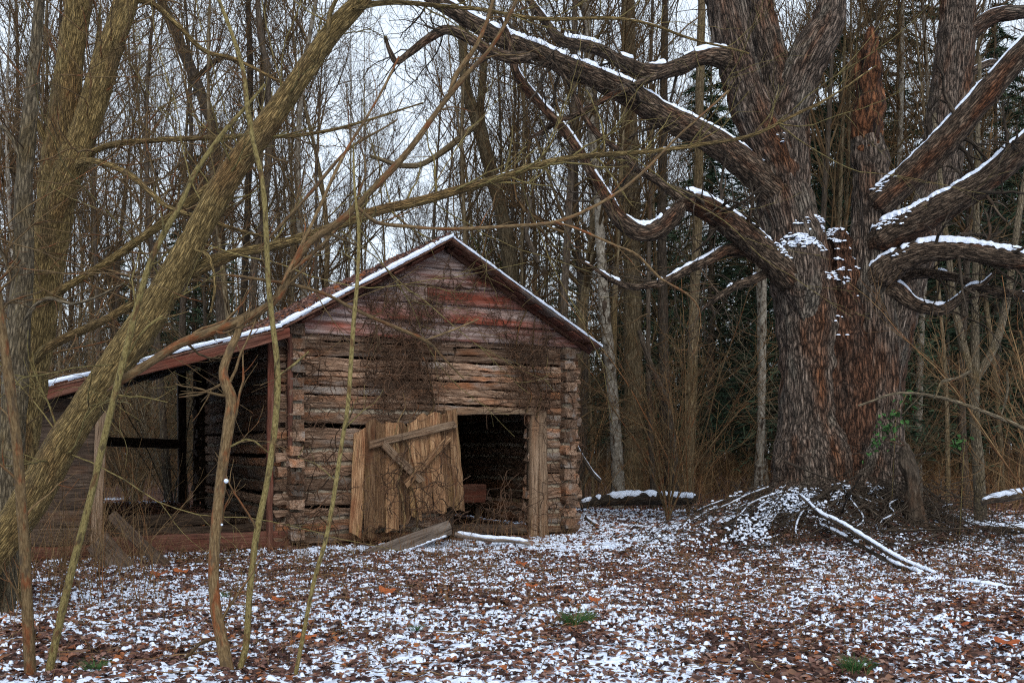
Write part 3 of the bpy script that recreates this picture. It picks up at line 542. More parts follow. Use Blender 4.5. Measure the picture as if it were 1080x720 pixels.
LIMBS = [  # rows, depth from, to, snow cover
 (((916, 226, 44), (935, 208, 40), (958, 188, 38), (985, 162, 38), (1015, 129, 34), (1045, 94, 32), (1077, 58, 30), (1120, 10, 27), (1170, -30, 20), (1200, -90, 12)), 17.0, 15.4, .86),
 (((914, 262, 44), (938, 246, 42), (960, 236, 39), (988, 222, 39), (1016, 207, 36), (1045, 186, 34), (1078, 158, 33), (1120, 120, 30), (1175, 90, 22), (1230, 70, 12)), 16.9, 15.0, .88),
 (((910, 306, 44), (938, 283, 38), (958, 272, 33), (982, 265, 29), (1012, 264, 27), (1045, 269, 26), (1085, 275, 25), (1135, 283, 21), (1190, 280, 12)), 16.9, 15.2, .92),
 (((930, 310, 26), (955, 292, 17), (978, 288, 13), (1005, 292, 12), (1040, 303, 12), (1085, 313, 11), (1140, 320, 8)), 17.1, 16.2, .35),
 (((925, 300, 34), (945, 305, 24), (960, 317, 18), (977, 325, 16), (995, 326, 15), (1010, 316, 13), (1022, 304, 10), (1036, 299, 7), (1049, 287, 4)), 16.9, 16.3, .8),
 (((834, 214, 40), (812, 196, 42), (788, 176, 39), (765, 158, 36), (735, 140, 35), (700, 122, 33), (665, 100, 31), (630, 83, 29), (600, 71, 26), (570, 58, 25), (540, 46, 24), (510, 31, 22), (480, 13, 20), (450, -8, 18), (415, -40, 14), (380, -60, 9)), 17.0, 14.6, .8),
 (((800, 110, 44), (782, 78, 34), (765, 63, 27), (742, 61, 24), (715, 71, 22), (685, 77, 20), (657, 67, 18), (635, 54, 16), (612, 47, 14), (590, 41, 13), (572, 20, 11), (557, 0, 10), (540, -30, 8)), 16.9, 15.2, .7),
 (((850, 312, 44), (830, 288, 44), (806, 266, 39), (785, 248, 35), (762, 231, 32), (740, 218, 30), (718, 210, 28)), 16.7, 15.9, .8),
 (((724, 208, 22), (712, 226, 26), (695, 241, 24), (674, 245, 22), (655, 233, 20), (643, 214, 17), (632, 195, 14), (620, 176, 13), (605, 152, 12), (588, 130, 12), (573, 114, 11), (558, 96, 11), (546, 80, 10), (540, 62, 8), (537, 40, 6), (528, 15, 4)), 15.9, 15.2, .66),
 (((728, 214, 20), (708, 202, 13), (690, 190, 10), (672, 178, 9), (655, 160, 8), (637, 146, 7), (620, 128, 7), (605, 100, 6), (597, 84, 5), (580, 60, 3)), 15.9, 15.2, .2),
 (((818, 285, 24), (790, 266, 17), (768, 264, 14), (745, 276, 13), (722, 287, 12), (695, 298, 10), (668, 302, 9), (645, 294, 7), (630, 285, 5), (612, 275, 3)), 16.6, 15.6, .6),
 (((815, 285, 16), (795, 296, 12), (775, 304, 10), (758, 314, 8), (745, 322, 5), (738, 330, 3)), 16.6, 16.2, .3),
 (((568, 58, 16), (540, 60, 15), (515, 52, 14), (492, 39, 12), (470, 32, 12), (450, 43, 11), (432, 57, 10), (419, 65, 9), (412, 52, 6), (408, 38, 4)), 14.9, 14.4, .15),
 (((712, 72, 12), (690, 82, 10), (665, 94, 9), (640, 105, 8), (612, 118, 7), (588, 129, 6), (567, 142, 5), (556, 147, 3)), 15.9, 15.6, .2),
 (((762, 0, 18), (735, -20, 14), (700, -30, 12), (660, -60, 10), (620, -110, 7)), 16.8, 15.8, .5)]
ends = []
for i, (rows, y0, y1, cv) in enumerate(LIMBS):
    mb = MB(); wmax = max(a[2] for a in rows[1:]); p, r = limb(mb, rows, y0, y1, 64 if wmax > 30 else 28, .03, ld if wmax > 24 else bdisp(.007, 16, 2.5, i), True, 12 if wmax > 24 else 5, .02 if wmax > 24 else .03, .78)
    o = put(mb.build('limb', M['limb']), oak); r = r * 1.0
    if cv > .15:
        mb = MB(); snow_strip(mb, p, r, cv, .8, .03, i + 2, .02 if wmax > 24 else .006)
        if mb.n and mb.Q: s_ = mb.build('snow', M['snow']); s_.parent = o
    ends.append((p, r))
mb = MB()
for p, r in ends:
    k = np.linspace(0, len(p) - 1, 24).astype(int); P1, R1 = grow(p[k][None], np.maximum(r[k], .02)[None], 13, .3, 1, 55, 20, 1.4, 9, -.01, .22, .2, .005)
    P2, R2 = grow(P1, R1, 6, .2, 1, 45, 15, .6, 6, -.02, .2, .6, .0035); tubes(mb, P1, R1, 5); tubes(mb, P2, R2, 3)
put(mb.build('crown', M['darkbark']), oak)
from mathutils.bvhtree import BVHTree
bvs = []
for o in [o for o in oak.children if o.name.startswith(('trunk', 'limb'))]:
    me = o.data; co = np.empty(len(me.vertices) * 3, np.float32); me.vertices.foreach_get('co', co); bvs.append(BVHTree.FromPolygons([Vector(c_) for c_ in co.reshape(-1, 3)], [tuple(p_.vertices) for p_ in me.polygons]))
mb = MB(); pts = []                                     # snow caught in the crotches and on ledges of the oak's bark
def drop(q, nz):
    best = None
    for b_ in bvs:
        h_ = b_.ray_cast(Vector(q), Vector((0, 0, -1)), 1.2)
        if h_[0] is not None and (best is None or h_[0].z > best[0].z): best = h_
    if best is not None and best[1].z > nz: pts.append(best[0])
for (px, py, Yd, sz, n) in ((842, 232, 16.45, .30, 260), (880, 236, 16.75, .20, 240), (882, 292, 16.45, .16, 90), (815, 150, 16.5, .16, 50), (940, 205, 16.5, .22, 60), (930, 172, 16.6, .12, 50), (940, 255, 16.5, .2, 60)):
    for _ in range(n * 3): drop(P(px, py - 14, Yd) + rng.normal(0, 1, 3) * (sz * .8, .22, sz * .4), .35)
q = np.array([tuple(c_) for c_ in pts]); blobs(mb, q[:, 0], q[:, 1], q[:, 2] - .006, rng.uniform(.018, .05, len(q)), rng.uniform(.006, .014, len(q)))
put(mb.build('snow', M['snow']), oak)
# brush heap round its foot
def sticks(mb, n, cx, cy, sx, sy, lmin, lmax, rmin, rmax, lift, sides=4):
    x = rng.normal(cx, sx, n); y = rng.normal(cy, sy, n); z = gh(x, y) + rng.exponential(lift, n); a = rng.uniform(0, 6.28, n); K = 6; L_ = rng.uniform(lmin, lmax, n)
    out = []; p = np.stack((x, y, z), -1); d = np.stack((np.cos(a), np.sin(a), rng.normal(0, .35, n)), -1); dz = gh(x + .3 * np.cos(a), y + .3 * np.sin(a)) - gh(x, y); d[:, 2] += dz / .3
    for k in range(K): out.append(p); d = nrm(d + rng.normal(0, .12, (n, 3))); p = p + d * (L_ / K)[:, None]; p[:, 2] = np.maximum(p[:, 2], gh(p[:, 0], p[:, 1]) + .01)
    tubes(mb, np.stack(out, 1), rng.uniform(rmin, rmax, n)[:, None] * np.linspace(1, .5, K)[None], sides)
mb = MB(); sticks(mb, 1500, OX - .1, OY - .9, 1.25, .75, .3, 1.3, .003, .010, .12); sticks(mb, 260, OX + 1.1, OY - 1.0, .6, .6, .4, 1.2, .003, .009, .2); sticks(mb, 24, OX + .2, OY - 1.1, 1.3, .6, 1.0, 2.4, .010, .02, .16, 6)
hp = empty('brush_heap', (OX, OY - 1, .5), 'heap of tangled dead sticks around the oak foot, dusted with snow', 'brush heap'); tag(put(mb.build('dead_sticks', M['darkbark']), hp), kind='stuff')
mb = MB(); n = 9000; x = rng.normal(OX - .1, 1.2, n); y = rng.normal(OY - 1.1, .65, n); ok = vn(np.stack((x, y, x * 0), -1) * 1.9, 66) + .8 * vn(np.stack((x, y, x * 0), -1) * 7, 67) > .38 + .5 * np.clip((x - OX) / 1.2, 0, 1); x, y = x[ok], y[ok]
blobs(mb, x, y, gh(x, y) + rng.uniform(.03, .26, len(x)), rng.uniform(.008, .032, len(x)), rng.uniform(.006, .018, len(x))); tag(put(mb.build('snow', M['snow']), hp), kind='stuff')

mb, ms = MB(), MB()
for k in range(20):                                     # root-like boughs lying down the heap, snow along their tops
    a = rng.uniform(R(150), R(330)); L_ = rng.uniform(.9, 2.2); q = np.linspace(0, 1, 22)[:, None]; x0, y0 = OX + .75 * math.cos(a) + rng.normal(0, .3), OY + .75 * math.sin(a) + rng.normal(0, .2); a += rng.normal(0, .9)
    p = np.concatenate((x0 + q * L_ * math.cos(a), y0 + q * L_ * math.sin(a) * .8, q * 0), 1); p = wig(p, .2, 2.2, k); p[:, 2] = gh(p[:, 0], p[:, 1]) + .10 + .16 * (1 - q[:, 0]) * rng.random() + .05 * vn(p * 2, k); r_ = rng.uniform(.012, .03) * np.linspace(1, .5, 22)
    tubes(mb, p, r_, 7, True); snow_strip(ms, p, r_, .75 if math.cos(a) < .2 else .35, 1.2, .02, k + 3)
put(mb.build('bough', M['darkbark']), hp)['kind'] = 'stuff'; put(ms.build('snow', M['snow']), hp)['kind'] = 'stuff'
# ------------------------------------------------------------------ left foreground trees, built limb by limb
def tree_of(name, label, cat, mt, stems, branches, twig=(4, .6), twmat=None, snowy=0.0, sides=24, dsp=None, group=None, whips=0):
    """stems and branches: (rows, depth from, depth to); twigs grow on the branches"""
    r0 = stems[0][0][0]; Yb = stems[0][1]; g0 = float(gh((r0[0] - HX) / F * Yb, Yb)); pg = HY + (CAMH - g0 + .12) * F / Yb    # every tree stands in the ground
    if pg > r0[1] + 2:
        r1_ = stems[0][0][1]; dx = (r0[0] - r1_[0]) / max(1, r0[1] - r1_[1]) * .5; stems = [((((r0[0] + dx * (pg - r0[1]), pg, r0[2] * 1.2),) + tuple(stems[0][0])), stems[0][1], stems[0][2])] + list(stems[1:])
    p0, _ = pxpath(stems[0][0], stems[0][1], stems[0][2]); base = (float(p0[0, 0]), float(p0[0, 1]), float(gh(p0[0, 0], p0[0, 1])))
    root = empty(name, base, label, cat, group); tw = MB(); allp = []
    mb = MB()
    for rows, y0, y1 in stems: allp.append(limb(mb, rows, y0, y1, sides, .04, dsp, False, wg=.012))
    put(mb.build('trunk', M[mt]), root)
    for rows, y0, y1 in branches:
        mb = MB(); pr = limb(mb, rows, y0, y1, 10, .05, bdisp(.002, 30, 5, 5), False, 4, wg=.03); o = put(mb.build('branch', M[mt]), root); allp.append(pr)
        if snowy:
            mb = MB(); snow_strip(mb, pr[0], pr[1], snowy, .8, .006, 5)
            if mb.n and mb.Q: s_ = mb.build('snow', M['snow']); s_.parent = o
    for p, r in allp:
        k = np.linspace(0, len(p) - 1, 20).astype(int); L_ = np.linalg.norm(p[-1] - p[0])
        P1, R1 = grow(p[k][None], np.clip(r[k], .006, .03)[None], max(2, int(twig[0] * L_)), .15, 1, 48, 16, twig[1], 9, .04, .13, .4, .0028)
        P2, R2 = grow(P1, R1, 3, .25, 1, 42, 14, twig[1] * .45, 5, .03, .12, .7, .002); tubes(tw, P1, R1, 4); tubes(tw, P2, R2, 3)
    for p, r in allp[:2] if whips else ():
        k = np.linspace(0, len(p) - 1, 16).astype(int); P1, R1 = grow(p[k][None], np.full((1, 16), .02), whips, .25, .95, 62, 18, 3.0, 18, .0, .09, .35, .003, .3); P2, R2 = grow(P1, R1, 5, .2, .95, 40, 14, .9, 9, .02, .1, .6, .002); P3, R3 = grow(P2, R2, 2, .3, 1, 40, 12, .35, 5, .02, .12, .7, .0018); tubes(tw, P1, R1, 5); tubes(tw, P2, R2, 4); tubes(tw, P3, R3, 3)
    put(tw.build('crown', M[twmat or mt]), root); return root
od2 = bdisp(.007, 24, 3, 3)
tree_of('leaning_tree', 'thick olive brown tree leaning far right in front of the shed', 'tree', 'olive',
 [(((-75, 660, 46), (-20, 602, 43), (30, 530, 40), (75, 455, 37), (120, 388, 35), (160, 328, 33), (195, 268, 31.5), (230, 205, 30), (266, 153, 27), (310, 92, 24), (350, 35, 22), (382, 0, 19), (412, -45, 15), (450, -120, 13)), 9.4, 8.6)],
 [(((196, 290, 14), (212, 279, 12), (240, 269, 11), (290, 258, 11), (345, 241, 11), (400, 222, 11), (460, 208, 10), (525, 190, 9), (560, 177, 8), (600, 168, 7), (650, 165, 6), (700, 158, 5.5), (740, 152, 5), (800, 140, 4), (850, 118, 3.4), (890, 95, 2.6), (925, 72, 1.8)), 9.08, 10.5),
  (((372, 8, 8), (400, 3, 6), (440, 3, 5), (500, 10, 4.5), (560, 17, 4), (640, 20, 3.5), (690, 28, 3), (740, 45, 2.5), (790, 57, 2)), 8.6, 10.5),
  (((345, 40, 6), (352, 10, 5), (372, -25, 4)), 8.6, 8.8), (((258, 168, 5), (236, 150, 3), (205, 120, 2)), 8.8, 9.2), (((205, 262, 5), (222, 270, 4), (228, 300, 3), (222, 330, 2)), 8.9, 8.7)],
 (4.0, .9), 'sapling', .32, 48, od2, whips=16)
tree_of('forked_tree', 'large forked brown tree with snow flecks at the left edge', 'tree', 'olive',
 [(((-8, 640, 56), (4, 600, 52), (14, 500, 43), (30, 400, 40), (44, 310, 40), (54, 246, 41), (61, 195, 43), (66, 165, 39), (69, 120, 33), (74, 65, 30), (82, 0, 28), (88, -60, 26), (96, -140, 18)), 10.5, 10.5),
  (((56, 240, 14), (66, 200, 30), (78, 168, 33), (93, 125, 30), (110, 72, 29), (128, 15, 26), (142, -30, 22), (160, -100, 15)), 10.4, 10.2)],
 [(((80, 178, 12), (92, 167, 8), (105, 158, 7), (130, 150, 6.5), (165, 148, 6), (200, 147, 6), (250, 146, 5), (300, 145, 4.5), (340, 138, 4), (400, 125, 3), (445, 110, 2)), 10.2, 9.6),
  (((80, 176, 11), (93, 172, 8), (115, 176, 7), (140, 188, 7), (165, 210, 6), (180, 220, 5.5), (215, 230, 5), (260, 248, 4), (300, 255, 2)), 10.2, 9.4),
  (((38, 385, 14), (48, 369, 11), (70, 355, 10), (110, 335, 10), (150, 313, 10), (190, 297, 8), (220, 283, 7), (250, 270, 4)), 10.3, 9.5),
  (((44, 322, 14), (62, 309, 9), (100, 285, 9), (135, 262, 10), (170, 236, 10), (190, 219, 10), (215, 200, 9), (240, 178, 6), (262, 163, 4), (290, 140, 2.5)), 10.4, 9.8),
  (((128, 0, 9), (150, 2, 8), (165, 8, 7), (190, 28, 6), (215, 52, 5), (250, 62, 4), (300, 90, 3)), 10.2, 10.8), (((30, 110, 7), (40, 130, 6), (52, 158, 7)), 10.3, 10.4), (((90, 120, 5), (98, 60, 4), (106, 10, 3)), 10.4, 11)],
 (4.5, 1.0), 'redtwig', .3, 48, od2, whips=24)
tree_of('slender_tree', 'slender grey tree with knotted bark standing before the forked tree', 'tree', 'greybark',
 [(((0, 648, 30), (8, 520, 28), (15, 420, 27), (21, 330, 26), (25, 260, 22), (26, 200, 19), (30, 130, 15), (38, 60, 12), (42, 0, 10), (46, -60, 8), (50, -130, 5)), 9.7, 9.6)],
 [(((14, 300, 6), (6, 270, 5), (-8, 235, 4)), 9.6, 9.4), (((22, 175, 6), (8, 140, 5), (-10, 128, 4)), 9.6, 9.5), (((18, 345, 5), (45, 315, 4), (80, 320, 3), (130, 300, 2)), 9.5, 9)], (2, .7), 'redtwig', .3, 36, bdisp(.006, 20, 4, 8), whips=18)
cs = tree_of('crooked_sapling', 'crooked sapling with a kinked stem and long reddish branch before the barn', 'sapling', 'redtwig',
 [(((243, 724, 14.5), (236, 690, 13.2), (228, 640, 12.4), (226, 600, 12), (229, 550, 12.4), (235, 500, 12.4), (241, 450, 12), (244, 422, 12.5), (238, 405, 12), (235, 390, 10), (241, 372, 9), (250, 353, 8.5), (255, 338, 8)), 6.95, 7.2)],
 [(((110, 412, 8), (135, 395, 10), (163, 379, 10), (190, 363, 10), (213, 353, 10), (255, 337, 10), (286, 319, 9.5), (296, 306, 10), (305, 286, 9.5), (327, 257, 9), (358, 235, 8.5), (376, 217, 8), (397, 193, 7.5), (430, 158, 7), (461, 119, 6.5), (491, 83, 6), (519, 50, 5), (547, 0, 4), (565, -35, 3)), 7.2, 7.6),
  (((468, 108, 5), (482, 78, 5), (499, 52, 5), (512, 22, 4), (524, -20, 3)), 7.5, 7.8),
  (((376, 217, 5), (392, 232, 4.5), (408, 238, 4.5), (463, 241, 4), (533, 239, 4), (586, 235, 4), (630, 215, 3.5), (677, 181, 3), (722, 140, 2.6), (772, 95, 2)), 7.4, 8.6),
  (((586, 235, 3.5), (612, 243, 3.2), (645, 257, 3), (672, 269, 3), (696, 293, 3), (722, 306, 2.6), (738, 322, 2), (742, 345, 1.6)), 7.9, 8.6),
  (((228, 285, 2.5), (262, 290, 3.5), (306, 297, 4), (345, 310, 4), (375, 327, 4), (415, 345, 4), (447, 358, 4), (462, 370, 3), (490, 396, 2)), 7.2, 8.2), (((447, 358, 3), (475, 348, 2.4), (505, 334, 1.6)), 7.9, 8.3),
  (((305, 286, 5), (335, 262, 4.5), (355, 245, 3), (390, 205, 2.5)), 7.3, 7.9), (((300, 300, 5), (330, 240, 4), (352, 190, 3.5), (385, 130, 3), (420, 60, 2)), 7.3, 8.3), (((270, 265, 3), (320, 215, 4), (350, 180, 4), (380, 150, 3), (420, 125, 2)), 7.4, 8.4)],
 (3.2, .6), None, .18, 20, bdisp(.004, 30, 5, 12))
mb = MB(); q = np.array([P(238.5, 507, 6.97), P(234, 553, 6.93), P(237, 402, 7.1), P(240, 500, 6.98)]); [tubes(mb, c_ + np.outer(np.linspace(-1, 1, 7), (0, 0, k_)), k_ * np.sqrt(np.clip(1.02 - np.linspace(-1, 1, 7) ** 2, 0, 1)), 9) for c_, k_ in zip(q[:2], (.016, .008))]; put(mb.build('snow', M['snow']), cs)
tree_of('green_sapling', 'straight olive green sapling rising beside the crooked sapling', 'sapling', 'sapling',
 [(((248, 716, 7), (259, 680, 7.5), (264, 620, 7.5), (271, 560, 7.2), (283, 500, 7), (290, 440, 6.8), (292, 390, 6.6), (288, 340, 6.4), (284, 300, 6), (280, 240, 5.8), (276, 190, 5.6), (268, 150, 5.4), (262, 112, 6), (257, 75, 5), (245, 38, 4.5), (230, 0, 4), (215, -40, 3))  , 7.0, 7.3)],
 [(((290, 400, 4), (310, 385, 3), (325, 370, 2)), 7.1, 7.4), (((284, 480, 4), (262, 463, 3), (240, 470, 2)), 7.1, 7)], (1.0, .5), 'redtwig', 0, 14)
tree_of('pale_sapling', 'pale thin sapling leaning right past the leaning tree', 'sapling', 'sapling',
 [(((48, 722, 9), (70, 620, 8), (94, 530, 8), (117, 430, 7.6), (135, 360, 7.4), (160, 275, 6.6), (190, 215, 6), (205, 182, 5.4), (235, 140, 5), (257, 115, 4), (280, 88, 3)), 7.0, 7.3)], [(((128, 390, 4), (150, 350, 3), (172, 330, 2)), 7.2, 7.4)], (1.2, .4), None, 0, 14)
tree_of('red_sapling', 'dark reddish sapling at the far left foreground', 'sapling', 'redtwig', [(((34, 724, 13), (29, 640, 12), (25, 560, 11.5), (19, 480, 11), (12, 420, 12), (6, 370, 11), (0, 330, 11), (-8, 270, 9)), 7.0, 7.1)], [], (3, .5), None, 0, 16)
tree_of('thin_sapling', 'very thin olive stem crossing the left part of the barn front', 'sapling', 'sapling', [(((308, 724, 5), (330, 620, 5), (346, 560, 5), (360, 470, 5), (368, 420, 5), (373, 340, 5), (377, 290, 4.6), (378, 240, 4), (374, 200, 3), (372, 150, 2)), 6.95, 7.3)], [], (1.6, .5), None, 0, 10)
tree_of('dark_pole_tree', 'slim dark tree rising behind the leaning tree above the roof', 'tree', 'darkbark', [(((262, 610, 10), (265, 470, 10), (266, 330, 9), (268, 280, 9), (275, 245, 8), (280, 205, 8), (284, 150, 8), (283, 110, 8), (282, 72, 7), (276, 45, 7), (272, 0, 6), (270, -60, 4)), 26, 26)], [], (2, .8), None, 0, 12)
tree_of('twin_stem_tree', 'slim dark tree next to the slim pole above the shed roof', 'tree', 'darkbark', [(((232, 580, 9), (245, 470, 9), (256, 330, 8), (262, 200, 7), (264, 100, 7), (262, 0, 6), (262, -60, 4)), 28.0, 28.0)], [], (2, .8), None, 0, 12)

# ------------------------------------------------------------------ trees of the wood that stand out singly
far = dict(twig=(1.2, 1.4), sides=16)
tree_of('old_tree', 'big grey trunk standing right behind the oak', 'tree', 'oak', [(((915, 560, 54), (920, 500, 46), (930, 420, 44), (945, 340, 44), (968, 262, 44), (990, 185, 44), (1001, 110, 43), (1007, 50, 41), (1010, 0, 38), (1012, -100, 34), (1018, -220, 20)), 22, 22)],
 [(((1005, 48, 26), (1030, 30, 20), (1052, 16, 17), (1085, 12, 16), (1130, 0, 12)), 22, 21.5), (((995, 95, 10), (1040, 68, 8), (1058, 70, 6)), 22, 22)], (1.0, 1.2), 'darkbark', .6, 60, bdisp(.02, 9, 1.8, 13))
tree_of('mottled_tree', 'pale mottled slim trunk at the right eave of the barn', 'tree', 'mottled', [(((651, 492, 14), (648, 440, 13), (643, 380, 12), (638, 330, 12), (634, 270, 11), (630, 200, 10), (622, 110, 9), (618, 0, 8), (615, -80, 6)), 25, 25.3)], [], twmat='twig', **far)
tree_of('straight_tree', 'straight thick grey trunk behind the curled oak limb', 'tree', 'wood_grey', [(((668, 492, 23), (668, 400, 21), (667, 300, 20), (665, 200, 19), (664, 100, 17), (662, 0, 15), (660, -120, 11)), 31, 31)], [], twmat='twig', **far)
tree_of('scaly_tree', 'scaly grey trunk midway between barn and oak', 'tree', 'wood_grey', [(((726, 500, 13), (730, 400, 12), (733, 300, 11), (736, 220, 11), (738, 100, 10), (742, -80, 7)), 28, 28)], [], twmat='twig', **far)
tree_of('pale_pole_tree', 'pale slim trunk just left of the oak', 'tree', 'mottled', [(((806, 492, 8), (803, 420, 8), (802, 330, 8), (800, 250, 7), (799, 100, 6), (798, -40, 5)), 30, 30)], [], twmat='twig', **far)
tree_of('dark_twin_tree', 'dark reddish trunk left of the scaly grey trunk', 'tree', 'darkbark', [(((706, 505, 14), (702, 440, 13), (700, 360, 12), (698, 260, 11), (700, 100, 9), (702, -60, 6)), 27, 27)], [], twmat='twig', **far)
tree_of('snapped_tree', 'snapped thin trunk leaning left with snow along its top', 'dead tree', 'darkbark', [(((712, 500, 9), (705, 430, 8), (696, 408, 8), (684, 380, 7), (674, 348, 5)), 25, 24.5)], [], (0.6, .6), None, 0, 12)
tree_of('bent_tree', 'bent dark tree forking behind the barn ridge', 'tree', 'wood_grey', [(((540, 500, 18), (542, 380, 17), (540, 300, 17), (532, 240, 16), (518, 180, 15), (502, 125, 14), (492, 95, 12), (488, 40, 9), (486, -60, 6)), 29, 28)], [(((512, 150, 10), (508, 120, 9), (510, 70, 8), (520, 0, 5)), 28.5, 29), (((505, 130, 8), (460, 165, 7), (430, 175, 6), (390, 165, 4)), 28, 27)], twmat='twig', **far)
tree_of('leaning_dark_tree', 'dark leaning tree at upper left with drooping limbs', 'tree', 'darkbark', [(((245, 560, 16), (238, 400, 15), (232, 280, 14), (226, 150, 13), (216, 110, 12), (200, 70, 12), (185, 35, 11), (170, 0, 10), (150, -80, 7)), 27, 27)], [(((205, 85, 6), (235, 60, 6), (258, 72, 4)), 27, 27)], twmat='twig', **far)
tree_of('forked_young_tree', 'young tree dividing into three slim stems right of the oak', 'tree', 'greybark', [(((1034, 530, 13), (1032, 490, 12), (1028, 440, 11), (1028, 395, 11), (1028, 330, 8), (1030, 200, 6), (1033, 60, 4)), 20, 20), (((1029, 400, 9), (1050, 362, 9), (1061, 320, 8), (1073, 240, 7), (1088, 140, 5)), 20, 20), (((1027, 400, 9), (1016, 365, 9), (1008, 330, 8), (998, 250, 6), (985, 120, 5)), 20, 20.2)], [], twmat='twig', **far)
tree_of('arching_sapling', 'bare sapling whose thin branch arches left toward the oak', 'sapling', 'greybark', [(((1150, 600, 8), (1140, 520, 7), (1115, 470, 6), (1086, 455, 5), (1055, 441, 4.5), (1020, 428, 4), (985, 418, 3.5), (945, 415, 3), (905, 427, 2.5)), 14.0, 14.4)], [(((985, 419, 3.5), (992, 402, 4), (1008, 398, 3.5), (1022, 390, 3)), 14.2, 14.6), (((1057, 441, 3), (1062, 415, 3), (1061, 390, 2)), 14.2, 14.2)], (1.8, .5), 'redtwig', 0, 8)
tree_of('tree_stump', 'short dark broken stump in the brush right of the oak', 'stump', 'darkbark', [(((968, 572, 24), (966, 545, 20), (962, 515, 19), (958, 490, 17), (955, 474, 10), (953, 466, 3)), 15.7, 15.7)], [], (6, .4), 'vine', 0, 28, bdisp(.045, 8, 3, 3))

# ------------------------------------------------------------------ fallen wood
def fallen(name, label, cat, rows, y0, y1, mt, snow=.9, sides=16, th=.03):
    p, r = pxpath(rows, y0, y1, .04); p = wig(p, .05, 1.8, 5); root = empty(name, tuple(p[0]), label, cat); mb = MB(); tubes(mb, p, r, sides, True, bdisp(.006, 12, 3, 4)); put(mb.build('wood', M[mt]), root)
    if snow:
        mb = MB(); snow_strip(mb, p, r, snow, 1.25, th, int(p[0, 0] * 10) % 50 + 3)
        if mb.n and mb.Q: put(mb.build('snow', M['snow']), root)
fallen('fallen_log', 'snow covered log lying between the barn and the oak', 'log', ((612, 533, 8), (640, 528, 12), (680, 526, 14), (705, 526, 13), (735, 527, 9)), 23, 23, 'darkbark', .85, 20, .045)
fallen('fallen_pole', 'long snowy pole slanting down right from the brush heap', 'branch', ((842, 521, 3), (870, 545, 4.5), (905, 565, 5), (945, 586, 5), (990, 608, 4.5)), 15.6, 13.2, 'darkbark', .95)
fallen('fallen_pole', 'second thinner pole lying just below the long snowy pole', 'branch', ((862, 553, 3), (900, 572, 4), (940, 592, 5), (975, 606, 5)), 15.2, 13.2, 'darkbark', .7)
fallen('fallen_pole', 'snowy pole on the ground in front of the barn doorway', 'branch', ((478, 562, 5), (505, 566, 5), (535, 569, 5), (560, 574, 4)), 16.4, 16.3, 'oldboard', 1.0)
fallen('fallen_branch', 'snow topped branch at the right edge below the young tree', 'branch', ((1000, 545, 5), (1025, 552, 7), (1055, 555, 8), (1100, 558, 8)), 16.5, 16.2, 'darkbark', 1.0)
fallen('fallen_branch', 'snow topped log at the right edge, farther back', 'log', ((1035, 530, 6), (1050, 524, 9), (1070, 521, 10), (1110, 522, 10)), 19, 19, 'darkbark', .8, 14, .035)
fallen('fallen_branch', 'snowy bare branch lying in the lower right corner', 'branch', ((1000, 613, 4), (1030, 617, 5), (1060, 622, 5), (1100, 630, 4)), 12.2, 11.6, 'darkbark', .95)
fallen('fallen_branch', 'short curved snowy branch right of the barn corner', 'branch', ((617, 545, 3), (626, 553, 4), (636, 559, 5), (648, 558, 4)), 20, 19.6, 'darkbark', 1.0)
fallen('leaning_branch', 'thin snowy branch propped against the barn right corner', 'branch', ((603, 455, 3), (612, 480, 3.5), (622, 498, 4), (632, 508, 4)), 20.5, 20.5, 'darkbark', .9)
fallen('fallen_twig', 'thin forked brown stick on snow below the crooked sapling', 'branch', ((130, 706, 2.5), (165, 695, 4), (195, 690, 4), (210, 678, 4), (228, 676, 4), (243, 684, 3)), 7.5, 7.3, 'redtwig', 0)
fallen('fallen_twig', 'thin bare stick on the ground right of centre', 'branch', ((700, 650, 2), (740, 655, 3), (780, 653, 3), (815, 655, 2)), 9.9, 9.9, 'darkbark', .4)
fallen('hanging_branch', 'broken snowy branch hanging in the woods above the barn roof', 'branch', ((551, 203, 3), (558, 214, 4), (557, 228, 4), (555, 246, 5), (561, 261, 6), (568, 277, 4)), 24, 24, 'darkbark', .0)

# ------------------------------------------------------------------ the wood: prototypes copied into single trees
def proto_tree(mt, H, r0, seed, limbs=26, first=.42):
    n = 24; z = np.linspace(-.2, H, n); pth = np.stack((.35 * vn(np.stack((z * .12, z * 0 + seed, z * 0), -1), seed) * z / 6, .35 * vn(np.stack((z * .12, z * 0 + seed, z * 0 + 9), -1), seed + 1) * z / 6, z), -1); pth -= pth[0] * (1, 1, 0)
    rad = r0 * (1.12 * np.exp(-z / .5) * .25 + (1 - z / H) ** .75 * .92 + .06); a = MB(); tubes(a, pth, rad, 12, False, bdisp(.01, 8, 1.5, seed))
    P1, R1 = grow(pth[None], rad[None], limbs, first, .98, 42, 12, H * .26, 9, .10, .13, .42, .012); P2, R2 = grow(P1, R1, 6, .2, 1, 40, 12, H * .09, 6, .08, .14, .6, .008); P3, R3 = grow(P2, R2, 4, .15, 1, 38, 14, H * .04, 4, .05, .12, .7, .006)
    P4, R4 = grow(pth[None], rad[None], 16, .08, .5, 65, 14, H * .10, 7, .0, .15, .2, .008); P5, R5 = grow(P4, R4, 7, .2, 1, 45, 12, H * .04, 4, .02, .14, .6, .005)
    b_ = MB(); tubes(b_, P1, R1, 5); tubes(b_, P2, R2, 4); tubes(b_, P3, R3, 3); tubes(b_, P4, R4, 4); tubes(b_, P5, R5, 3)
    return a.build('trunk', M[mt]), b_.build('crown', M['twig'])
